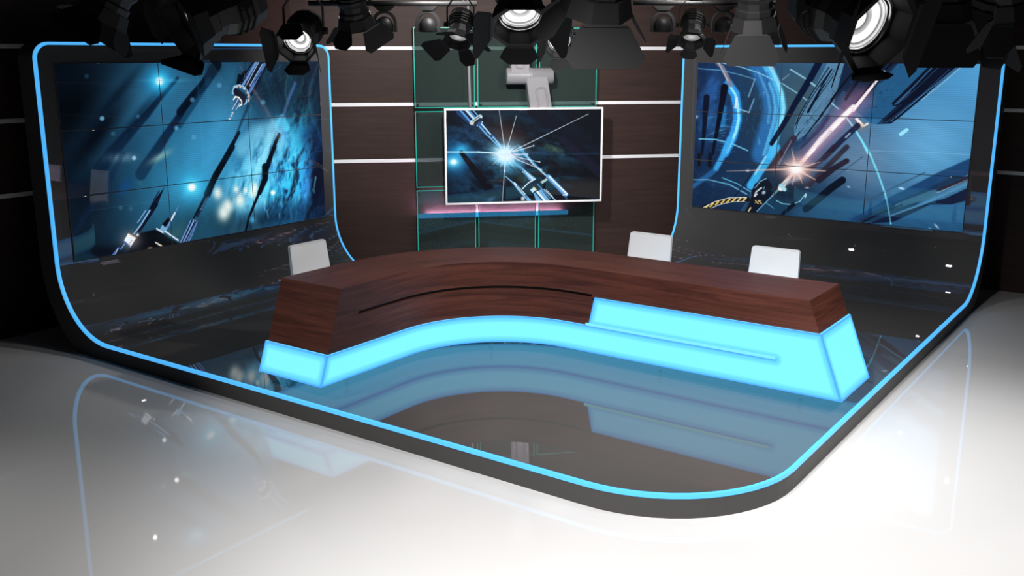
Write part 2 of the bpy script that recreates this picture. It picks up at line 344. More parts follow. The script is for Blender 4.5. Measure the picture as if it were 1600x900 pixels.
ART_L = [
['f',(2,6,14),(12,26,42),(6,14,26),(2,6,20)],
['b',817,463,.001722,.000937,-.000706,.001847,(48,130,176),.95,'m',1.0,0],
['b',520,130,.001938,-.002466,.003442,.00383,(50,120,160),.75,'m',1.0,0],
['b',682,649,.002625,-.001475,.001649,.004545,(56,160,205),.6,'m',1.0,0],
['b',911,304,.005555,.003024,-.000883,.002527,(75,175,225),.45,'m',1.0,0],
['b',231,418,.003014,-.003359,.006061,.006769,(22,60,88),.5,'m',1.0,.5],
['b',175,325,.002922,-.003535,.014276,.014614,(2,5,14),.85,'m',1.0,0],
['b',60,203,.00362,-.004097,.006769,.007201,(1,4,10),.9,'m',1.0,0],
['b',402,248,.003245,-.003911,.029828,.033235,(8,28,50),.6,'m',1.0,0],
['b',291,154,.00332,-.004004,.027687,.030086,(6,18,34),.7,'m',1.0,0],
['b',668,814,.00426,-.000514,.000131,.008497,(24,66,86),.75,'m',1.0,0],
['b',1269,149,.003663,.000234,-.000164,.006478,(10,34,52),.85,'m',1.0,.4],
['b',1498,261,.007873,.000432,-.000188,.004657,(6,20,34),.8,'m',1.0,0],
['b',1285,624,.003311,.000989,-.000805,.003485,(40,165,240),.95,'m',1.8,.9],
['b',1373,585,.010147,.002528,-.000661,.003395,(60,215,255),.85,'m',1.0,1],
['b',1201,492,.004742,-.005316,.005838,.008822,(120,205,235),.75,'m',1.0,.8],
['b',1097,694,.006585,.000453,-.00076,.007094,(90,215,250),.7,'m',1.0,1],
['b',1467,641,.019937,.003477,-.000718,.004486,(70,160,255),.55,'m',1.0,.8],
['b',1562,631,.013979,.00173,-.000497,.003816,(3,10,34),.95,'m',1.6,0],
['b',1538,426,.009122,.000484,-.000786,.012446,(8,40,90),.7,'m',1.0,1],
['b',1271,843,.003568,-.000418,-.000238,.013624,(14,50,90),.85,'m',1.0,.8],
['b',1086,852,.005639,-.000839,.00021,.023203,(12,40,60),.8,'m',1.0,0],
['b',871,824,.01079,.000829,-.002369,.018084,(20,60,78),.8,'m',1.0,0],
['l',[1380,407,1379,438],7.0,4.1,10.3,(150,240,255),.3341791082749314,1],
['l',[1262,633,1245,695],15.4,4.1,10.2,(20,90,190),.2820785705844384,1],
['l',[1075,692,1082,749],11.3,3.9,9.8,(10,40,90),.37255805655610996,1],
['l',[1277,569,1277,600],18.6,4.1,10.2,(110,210,255),.22247505305926688,1],
['l',[1213,396,1202,453],18.1,4.0,9.9,(150,240,255),.20648102618457378,1],
['l',[1294,609,1292,647],9.1,4.1,10.2,(20,90,190),.3137299256014622,1],
['l',[1344,496,1331,546],12.6,4.1,10.3,(10,40,90),.47962882183709693,1],
['l',[1298,745,1304,788],13.5,4.1,10.4,(110,210,255),.28266794493855224,1],
['l',[1534,659,1518,717],12.0,4.3,10.8,(150,240,255),.5328580434185298,1],
['l',[1102,740,1101,769],16.3,4.0,9.9,(20,90,190),.43603640021036705,1],
['l',[1243,462,1232,508],7.5,4.0,10.0,(10,40,90),.4422777961256905,1],
['l',[1214,500,1220,527],11.5,4.0,10.0,(110,210,255),.47927686013395737,1],
['l',[1144,742,1143,803],19.9,4.0,10.0,(150,240,255),.45328668912777875,1],
['l',[1328,538,1331,596],11.9,4.1,10.3,(20,90,190),.3936375139277394,1],
['l',[1066,624,1058,659],5.9,3.9,9.8,(10,40,90),.3470645871425957,1],
['l',[1152,423,1161,456],19.5,3.9,9.8,(110,210,255),.2656862290820816,1],
['l',[1335,541,1331,562],18.5,4.1,10.3,(150,240,255),.49007932484178285,1],
['l',[1394,761,1385,802],14.5,4.2,10.6,(20,90,190),.23719171791956503,1],
['l',[1375,530,1373,550],6.3,4.1,10.4,(10,40,90),.2683058325589452,1],
['l',[1157,806,1165,848],12.5,4.0,10.1,(110,210,255),.4334475653488583,1],
['l',[1382,516,1388,553],14.8,4.1,10.4,(150,240,255),.45811344397657944,1],
['l',[1106,595,1110,613],6.4,3.9,9.8,(20,90,190),.25216340878544236,1],
['l',[1310,713,1296,740],14.9,4.1,10.4,(10,40,90),.5101263065006236,1],
['l',[1211,720,1205,769],17.2,4.1,10.1,(110,210,255),.529335328808358,1],
['l',[1148,746,1140,801],9.3,4.0,10.0,(150,240,255),.5048547991444257,1],
['l',[1101,589,1099,621],12.7,3.9,9.8,(20,90,190),.21765764478030736,1],
['l',[1456,677,1452,735],6.7,4.3,10.6,(10,40,90),.3949093337444176,1],
['l',[1120,609,1124,651],13.7,3.9,9.9,(110,210,255),.3721243578629634,1],
['l',[1222,534,1220,582],8.7,4.0,10.0,(150,240,255),.5466284781973776,1],
['l',[1304,365,1296,403],9.8,4.0,10.1,(20,90,190),.2163420653801737,1],
['l',[1400,635,1409,662],16.4,4.2,10.5,(10,40,90),.2872836616371269,1],
['l',[1377,660,1379,703],14.3,4.2,10.5,(110,210,255),.35860749741851017,1],
['l',[1261,777,1271,806],16.7,4.1,10.3,(150,240,255),.2878953877378172,1],
['l',[1331,742,1316,803],11.6,4.2,10.4,(20,90,190),.2615431856003439,1],
['l',[1340,618,1330,655],14.9,4.1,10.4,(10,40,90),.5433607160868656,1],
['l',[1380,550,1380,612],7.7,4.2,10.4,(110,210,255),.49891362738529144,1],
['l',[1124,731,1116,777],13.1,4.0,10.0,(150,240,255),.23654742200496592,1],
['l',[1322,388,1319,423],19.6,4.1,10.2,(20,90,190),.3310083725049188,1],
['l',[1407,517,1402,552],7.1,4.2,10.4,(10,40,90),.2970615132576173,1],
['l',[1298,663,1297,701],6.5,4.1,10.3,(110,210,255),.25457168749297143,1],
['l',[1361,582,1354,644],7.9,4.1,10.4,(150,240,255),.34343997151693106,1],
['l',[1303,592,1288,652],16.0,4.1,10.3,(20,90,190),.2913632750702892,1],
['l',[1191,618,1198,680],7.0,4.0,10.0,(10,40,90),.38342945366639014,1],
['l',[1344,758,1348,811],9.1,4.2,10.5,(110,210,255),.31629715978593576,1],
['l',[1170,668,1172,722],10.7,4.0,10.0,(150,240,255),.35442578963433796,1],
['l',[1415,684,1426,728],14.6,4.2,10.6,(20,90,190),.4121407700985846,1],
['l',[1112,507,1103,538],18.0,3.9,9.8,(10,40,90),.37497587083351946,1],
['l',[1369,600,1375,641],13.1,4.2,10.4,(110,210,255),.50837637789106,1],
['l',[1401,753,1391,787],18.5,4.2,10.6,(150,240,255),.33935628540628815,1],
['l',[1300,595,1310,659],15.9,4.1,10.2,(20,90,190),.2688851852068027,1],
['l',[1251,531,1246,550],7.1,4.0,10.1,(10,40,90),.25520789183842457,1],
['l',[1375,837,1364,894],6.4,4.2,10.6,(110,210,255),.22025643143180462,1],
['l',[1513,730,1521,750],20.6,4.3,10.8,(150,240,255),.27929069154245095,1],
['l',[1267,799,1255,862],11.5,4.1,10.3,(20,90,190),.3998709625474156,1],
['l',[1198,553,1200,616],14.3,4.0,10.0,(10,40,90),.22931313894459587,1],
['l',[1374,431,1371,479],9.9,4.1,10.3,(110,210,255),.3063368546660932,1],
['l',[1247,604,1248,631],9.7,4.1,10.1,(150,240,255),.5149781866114839,1],
['l',[1211,549,1212,612],18.6,4.0,10.0,(20,90,190),.4795855157712219,1],
['l',[1199,766,1200,789],15.9,4.1,10.2,(10,40,90),.38238942542686816,1],
['l',[1102,567,1089,593],19.4,3.9,9.8,(110,210,255),.30491185501002804,1],
['l',[1290,667,1282,710],6.7,4.1,10.3,(150,240,255),.30115957377797026,1],
['l',[1287,697,1291,761],19.4,4.1,10.3,(20,90,190),.3542832590864855,1],
['l',[1412,681,1411,718],17.1,4.2,10.6,(10,40,90),.46009540190280473,1],
['l',[1426,525,1415,585],19.2,4.2,10.5,(110,210,255),.24437785434704098,1],
['l',[1329,815,1334,881],6.6,4.2,10.5,(150,240,255),.2662146655723384,1],
['l',[1142,682,1147,726],13.2,4.0,10.0,(20,90,190),.28374227678428204,1],
['l',[1203,457,1213,484],7.7,4.0,9.9,(10,40,90),.32372997244646345,1],
['l',[1218,749,1205,799],17.8,4.1,10.2,(110,210,255),.2022008441062226,1],
['l',[1346,585,1338,626],12.3,4.1,10.3,(150,240,255),.2753695123200604,1],
['l',[1281,384,1271,409],13.3,4.0,10.1,(20,90,190),.25200749073962136,1],
['l',[1511,544,1519,582],18.2,4.3,10.7,(10,40,90),.33710830803526337,1],
['l',[1233,626,1217,673],8.8,4.1,10.1,(110,210,255),.5347481191126668,1],
['l',[1143,528,1152,560],6.1,3.9,9.9,(150,240,255),.2769040769598212,1],
['l',[1219,628,1209,680],11.4,4.0,10.1,(20,90,190),.3195393776825307,1],
['l',[1301,792,1314,820],18.5,4.2,10.4,(10,40,90),.4712004668971836,1],
['l',[1169,498,1168,520],13.8,4.0,9.9,(110,210,255),.5461609671628647,1],
['l',[1285,452,1279,509],6.2,4.0,10.1,(150,240,255),.2699834669857545,1],
['l',[1484,576,1492,621],7.0,4.3,10.6,(20,90,190),.3876793521535976,1],
['l',[1259,567,1255,628],7.0,4.1,10.1,(10,40,90),.21615062528942183,1],
['l',[1446,755,1456,782],19.0,4.3,10.7,(110,210,255),.27770374318631746,1],
['l',[1103,545,1090,583],17.8,3.9,9.8,(150,240,255),.3242376629661461,1],
['l',[1349,464,1359,502],18.0,4.1,10.3,(20,90,190),.226476287325156,1],
['l',[1250,678,1245,715],9.6,4.1,10.2,(10,40,90),.34667353108732146,1],
['l',[1233,442,1223,491],15.9,4.0,10.0,(110,210,255),.34763821952527996,1],
['l',[1212,629,1219,664],10.2,4.0,10.1,(150,240,255),.5250346554846765,1],
['l',[1258,702,1252,744],14.9,4.1,10.2,(20,90,190),.33944965648734193,1],
['l',[1286,588,1296,629],12.5,4.1,10.2,(10,40,90),.3563488754975641,1],
['l',[1246,836,1244,858],11.2,4.1,10.3,(110,210,255),.369757246424133,1],
['l',[1253,661,1262,687],16.5,4.1,10.2,(150,240,255),.3485316686013964,1],
['l',[1107,602,1092,641],12.2,3.9,9.8,(20,90,190),.3501283436315112,1],
['l',[1311,615,1309,655],11.0,4.1,10.3,(10,40,90),.24072430203749842,1],
['l',[1162,754,1167,808],6.1,4.0,10.1,(110,210,255),.31852227792871574,1],
['l',[1086,610,1084,664],15.3,3.9,9.8,(150,240,255),.22535315476087042,1],
['l',[1470,607,1472,638],19.8,4.3,10.6,(20,90,190),.5494116064659926,1],
['l',[1200,745,1185,796],15.2,4.1,10.1,(10,40,90),.2817404476293176,1],
['l',[1386,463,1395,520],7.7,4.1,10.3,(110,210,255),.28306301613586404,1],
['l',[1314,589,1300,649],17.8,4.1,10.3,(150,240,255),.28925683354331544,1],
['l',[1275,643,1263,660],14.5,4.1,10.2,(20,90,190),.41369915045107536,1],
['l',[1422,813,1419,860],16.3,4.3,10.7,(10,40,90),.2718469461671551,1],
['l',[1351,475,1349,499],9.8,4.1,10.3,(110,210,255),.35936965369253193,1],
['l',[1280,454,1279,507],11.8,4.0,10.1,(150,240,255),.2055502323561978,1],
['l',[1090,504,1075,541],14.8,3.9,9.7,(20,90,190),.3711628656099504,1],
['l',[1421,733,1408,753],11.4,4.2,10.6,(10,40,90),.26206622555285847,1],
['l',[1068,586,1057,648],10.6,3.9,9.7,(110,210,255),.49246835333005434,1],
['l',[1096,565,1102,621],7.9,3.9,9.8,(150,240,255),.5119270516856282,1],
['l',[1437,778,1422,809],8.4,4.3,10.7,(20,90,190),.41756917183770315,1],
['l',[1217,775,1206,810],19.0,4.1,10.2,(10,40,90),.40909823321706384,1],
['l',[1100,613,1110,647],7.4,3.9,9.8,(110,210,255),.28431445065640704,1],
['l',[1367,748,1371,803],7.9,4.2,10.5,(150,240,255),.2567295420802493,1],
['l',[1146,778,1143,820],10.1,4.0,10.0,(20,90,190),.3924676202931976,1],
['l',[1202,524,1201,576],10.9,4.0,10.0,(10,40,90),.35959257783470744,1],
['l',[1365,705,1350,725],7.5,4.2,10.5,(110,210,255),.5141499833342211,1],
['l',[1287,428,1293,454],11.0,4.0,10.1,(150,240,255),.4036588923806687,1],
['l',[1407,481,1396,500],6.8,4.2,10.4,(20,90,190),.4646559001801539,1],
['l',[1359,569,1366,590],18.3,4.1,10.4,(10,40,90),.4457912101798973,1],
['l',[1143,627,1131,686],9.7,4.0,9.9,(110,210,255),.29264098590978177,1],
['l',[1329,433,1327,477],7.7,4.1,10.2,(150,240,255),.23817749938314914,1],
['l',[1497,603,1498,649],9.9,4.3,10.7,(20,90,190),.25486184338764867,1],
['l',[1282,604,1267,637],14.5,4.1,10.2,(10,40,90),.5253895063755001,1],
['l',[1180,640,1191,673],12.8,4.0,10.0,(110,210,255),.3671245594605158,1],
['l',[1018,451,1119,376,1265,342],99.3,76.4,53.5,(110,190,225),.7,1],
['l',[1265,349,1304,309,1329,360],40.0,48.0,24.0,(90,215,250),.8,1],
['b',1225,406,.012923,.011106,-.006267,.012044,(150,215,240),.5,'m',1.0,.6],
['b',1034,652,.008462,.002537,-.001714,.007006,(130,225,255),.6,'m',1.0,1],
['b',1130,539,.013366,.004654,-.0014,.005544,(150,235,255),.5,'m',1.0,1],
['b',862,781,.026517,.002049,-.002877,.023089,(245,255,245),.9,'m',1.1,0],
['b',894,747,.029609,.002256,-.003082,.025941,(245,255,245),.9,'m',1.1,0],
['b',977,726,.028933,.002117,-.00293,.025692,(245,255,245),.9,'m',1.1,0],
['b',955,665,.058438,.004332,-.005448,.051841,(245,255,245),.9,'m',1.1,0],
['b',1019,678,.067423,.004837,-.006407,.060362,(245,255,245),.9,'m',1.1,0],
['b',1081,674,.037534,.002607,-.003547,.033922,(245,255,245),.9,'m',1.1,0],
['b',1066,704,.045164,.00316,-.004446,.04068,(245,255,245),.9,'m',1.1,0],
['b',833,672,.034616,.002722,-.003261,.030127,(245,255,245),.9,'m',1.1,0],
['b',995,893,.007706,-.001422,.000998,.031083,(60,90,100),.3,'m',1.0,1],
['l',[640,77,538,162,447,246,359,317,239,417,180,476],14.5,66.5,15.7,(3,12,34),.96,.4],
['l',[723,162,641,255,546,356,445,466,388,528],27.3,62.1,13.7,(3,12,38),.96,.45],
['b',209,252,.077749,.008033,-.004131,.0869,(110,165,205),.9,'m',3,0],
['b',358,448,.080257,.007785,-.007238,.091333,(170,205,240),.9,'m',3,0],
['b',610,319,.07465,.006571,-.004928,.088971,(120,180,225),.6,'m',3,0],
['b',152,59,.088466,.009399,-.001432,.098617,(30,60,85),.7,'m',3,0],
['b',258,326,.083688,.008471,-.005635,.094053,(60,110,140),.5,'m',3,0],
['b',399,252,.089192,.008579,-.004746,.102946,(70,130,170),.5,'m',3,0],
['b',285,442,.012695,.000516,-.001507,.046386,(110,150,170),.55,'m',1.0,.5],
['b',504,454,.013953,-.007707,.023008,.057681,(150,190,180),.7,'m',1.0,0],
['b',535,89,.014121,.001294,-.00031,.016769,(30,170,240),.9,'m',1.0,0],
['b',535,89,.025888,.002373,-.000568,.030743,(90,235,255),.95,'m',1.0,0],
['b',535,89,.045684,.004187,-.001003,.054253,(255,255,255),1,'m',2,0],
['b',570,87,.009033,.000816,-.00207,.114652,(90,200,240),.4,'m',1.0,0],
['l',[885,12,799,108,710,179,637,243],57.4,38.3,11.5,(5,16,32),.93,1],
['l',[829,91,721,213,631,310],31.7,25.3,13.9,(12,50,80),.7,1],
['b',854,35,.023479,.001872,-.000272,.029396,(3,10,20),.85,'m',1.0,0],
['l',[1072,226,1008,331,965,400],20.3,10.8,9.5,(14,48,72),.7,1],
['b',891,118,.062996,.00492,-.001742,.079066,(90,160,200),.6,'m',3,0],
['b',718,185,.066179,.005587,-.002672,.080648,(90,160,200),.6,'m',3,0],
['b',709,372,.065574,.005518,-.004978,.079241,(90,160,200),.6,'m',3,0],
['b',1174,215,.057552,.003865,-.002656,.075112,(90,160,200),.6,'m',3,0],
['l',[998,366,948,429,890,502,826,580,768,669],18.8,43.0,6.7,(4,10,20),.97,1],
['l',[1275,395,1235,455,1202,527,1169,587,1150,635],20.0,28.6,5.7,(4,10,20),.97,1],
['l',[947,439,889,512,824,596,768,662,673,782],37.4,9.3,6.7,(4,10,20),.97,1],
['l',[1238,460,1185,537,1164,610,1123,681,1070,763,1030,827,1001,899],25.6,14.2,5.7,(4,10,20),.97,1],
['l',[1163,566,1159,628,1114,699],46.6,31.1,7.1,(4,10,20),.97,1],
['b',676,624,.011953,.001011,-.00147,.014235,(50,190,245),.85,'m',1.0,0],
['b',676,624,.023906,.002022,-.00294,.028469,(110,240,255),.9,'m',1.0,0],
['b',676,624,.042188,.003569,-.005189,.05024,(255,255,255),1,'m',2,0],
['b',1207,711,.020326,.001315,-.002827,.02617,(60,220,255),.6,'m',1.0,0],
['b',1207,711,.055434,.003586,-.007711,.071372,(255,255,255),1,'m',2,0],
['b',1054,843,.048652,.003407,-.006883,.052805,(70,190,240),.8,'m',1.0,0],
['l',[672,793,618,857,548,948],5.8,9.0,1.9,(120,160,225),.95,1],
['l',[678,797,627,862,559,950],5.8,9.0,1.9,(10,16,34),.95,1],
['l',[683,799,635,866,569,951],5.8,9.0,1.9,(150,190,240),.95,1],
['l',[688,802,643,870,579,953],5.8,9.0,1.9,(8,14,30),.95,1],
['l',[692,805,651,874,589,954],5.8,9.1,1.9,(110,150,215),.95,1],
['l',[790,664,695,773],6.5,17.0,2.6,(20,30,60),.9,1],
['l',[774,681,719,746],2.0,3.3,1.5,(170,190,235),.7,1],
['p',[1123,-4,1236,-4,1197,56,1103,179,1008,124,1066,54],2.7,(10,14,28),1,'m',0],
['l',[1146,2,1046,119],14.9,14.9,2.0,(110,155,215),.95,1],
['l',[1169,5,1076,125],6.8,6.8,2.0,(20,30,50),.95,1],
['l',[1130,5,1032,107],5.4,5.4,2.0,(60,95,150),.95,1],
['l',[1199,14,1089,155],17.8,17.8,2.1,(80,125,190),.95,1],
['l',[1184,14,1091,126],5.5,5.5,2.0,(160,200,240),.95,1],
['l',[1206,32,1112,156],5.5,5.5,2.1,(18,26,46),.95,1],
['l',[1161,2,1060,131],4.1,4.1,2.0,(180,210,245),.95,1],
['l',[1178,50,1123,108],6.8,6.8,2.0,(30,50,90),.95,1],
['l',[1026,74,1012,115],22.5,22.5,4.0,(2,3,8),.95,1],
['l',[1058,54,1032,95],20.0,22.6,4.0,(2,3,8),.95,1],
['l',[977,158,989,130,1023,124,1059,141,1078,173,1074,199,1046,215],17.1,17.1,2.6,(150,200,235),1,1],
['l',[984,147,1000,128,1038,128],5.3,5.3,2.0,(235,180,130),.9,1],
['l',[1066,155,1081,182,1070,208],5.4,5.4,2.0,(245,190,150),.9,1],
['b',996,138,.191564,.014193,-.004218,.17089,(30,40,70),.9,'m',2,0],
['b',1015,131,.190544,.013983,-.004013,.170521,(30,40,70),.9,'m',2,0],
['b',1037,135,.189233,.013725,-.004088,.169891,(30,40,70),.9,'m',2,0],
['b',1059,151,.187838,.013463,-.004473,.169081,(30,40,70),.9,'m',2,0],
['b',1072,173,.18684,.013284,-.004979,.168396,(30,40,70),.9,'m',2,0],
['b',1073,190,.186588,.01325,-.005418,.168081,(30,40,70),.9,'m',2,0],
['l',[998,153,1041,184,1036,201],39.7,39.7,4.0,(24,26,40),1,1],
['l',[977,193,989,179,1011,183,1029,204,1029,219,1011,229],7.3,7.3,2.0,(255,250,240),1,1],
['l',[1002,197,982,223,960,251],22.6,5.3,2.7,(50,75,120),1,1],
['l',[1006,194,961,248],4.0,3.3,1.5,(220,235,255),1,1],
['l',[1016,212,988,247],2.7,2.7,1.5,(230,240,255),.9,1],
['b',964,263,.149292,.011186,-.008265,.188455,(255,235,235),.95,'m',1.0,0],
['b',956,276,.149555,.011248,-.008638,.188457,(255,235,235),.95,'m',1.0,0],
['b',943,292,.149966,.011341,-.009115,.188507,(255,235,235),.95,'m',1.0,0],
['l',[1303,15,1306,100],7.0,9.8,7.0,(24,66,66),.6,1],
['l',[1369,3,1388,101],7.1,9.9,7.1,(24,66,66),.6,1],
['l',[1504,10,1462,134],7.3,10.2,7.3,(24,66,66),.6,1],
['l',[1462,134,1439,240],7.3,10.2,7.3,(24,66,66),.6,1],
['l',[1412,120,1357,206,1282,358],21.7,21.7,14.4,(90,130,190),.5,1],
['b',1307,341,.016852,-.02359,.02181,.027186,(80,200,240),.7,'m',1.0,0],
['b',92,596,.008679,.000923,-.001022,.009383,(4,12,24),.7,'m',1.0,0],
['b',121,871,.005616,.000585,-.004724,.030209,(3,8,18),.8,'m',1.0,0],
['l',[299,422,200,564,82,686,-35,825],28.6,22.9,17.2,(16,34,66),.45,1],
['b',296,579,.02446,.023498,-.012042,.015535,(16,70,130),.6,'m',1.0,.5],
['b',262,678,.081531,.008133,-.010835,.090503,(50,95,120),.7,'m',3,0],
['b',381,571,.078996,.007561,-.008947,.089826,(50,95,120),.7,'m',3,0],
['b',316,690,.080026,.007818,-.010813,.089617,(50,95,120),.7,'m',3,0],
['p',[263,915,348,815,439,810,476,833,575,903,557,915,262,921],8.3,(3,6,14),.97,'m',0],
['b',563,845,.013258,-.00418,.004597,.027343,(80,110,100),.35,'m',1.0,0],
['p',[514,605,463,693,369,795,322,823,359,771,439,673],1.8,(8,14,34),.97,'m',0],
['l',[482,621,446,663],8.5,8.5,1.8,(30,46,80),.9,1],
['l',[467,688,349,809],6.1,12.2,2.4,(8,14,34),.9,1],
['l',[397,708,345,762],4.8,4.8,1.5,(130,170,220),1,1],
['l',[419,711,365,772,320,814],8.4,7.2,1.8,(130,185,235),1,1],
['l',[406,743,349,804],3.0,3.0,1.5,(10,14,30),1,1],
['b',301,842,.017684,.001728,-.003244,.022098,(160,150,150),.6,'m',1.0,0],
['p',[289,807,330,835,295,876,263,839],2.4,(235,245,255),1,'m',0],
['l',[292,810,330,838],4.7,4.7,1.8,(255,190,130),.9,1],
['l',[298,873,265,841],4.2,4.2,1.8,(60,90,190),.8,1],
['l',[307,843,287,863],5.3,5.3,1.8,(200,160,130),.8,1],
['b',340,822,.131167,.012638,-.02091,.146757,(240,245,255),1,'m',1.0,0],
['l',[266,854,242,878],4.7,4.7,1.8,(110,160,220),1,1],
['l',[230,871,199,900],9.3,12.8,2.3,(70,110,180),1,1],
['l',[227,870,212,896],2.9,2.9,1.5,(230,200,150),.9,1],
['p',[523,758,534,783,499,807,484,788],1.9,(5,8,18),1,'m',0],
['l',[588,708,561,745,519,798,494,824],3.1,16.3,1.9,(90,140,195),1,1],
['l',[562,743,535,777],10.0,8.7,1.9,(215,230,250),1,1],
['l',[579,742,533,794],1.9,1.9,1.5,(30,40,70),1,1],
['p',[483,793,511,815,489,835,465,815],1.8,(120,170,210),1,'m',0],
['l',[449,806,483,831],6.1,6.1,1.8,(225,240,255),1,1],
['l',[497,827,569,884],7.4,7.4,1.9,(225,240,255),1,1],
['l',[436,874,473,902],5.5,5.5,1.8,(220,225,240),1,1],
['l',[449,880,474,898],2.5,2.5,1.5,(255,200,110),1,1],
['b',404,899,.076694,.007187,-.029543,.192225,(255,190,140),1,'m',1.0,0],
['b',638,856,.018672,.015748,-.008365,.01266,(30,60,90),.3,'m',1.0,0],
['l',[654,793,578,901],5.8,6.4,1.9,(110,150,220),.95,1],
['l',[662,797,587,902],5.8,6.4,1.9,(14,22,44),.95,1],
['l',[670,801,595,903],5.8,6.4,1.9,(140,180,235),.95,1],
['l',[679,805,604,904],5.8,6.5,1.9,(14,22,44),.95,1],
['l',[687,809,613,906],5.8,6.5,1.9,(80,120,190),.95,1]]
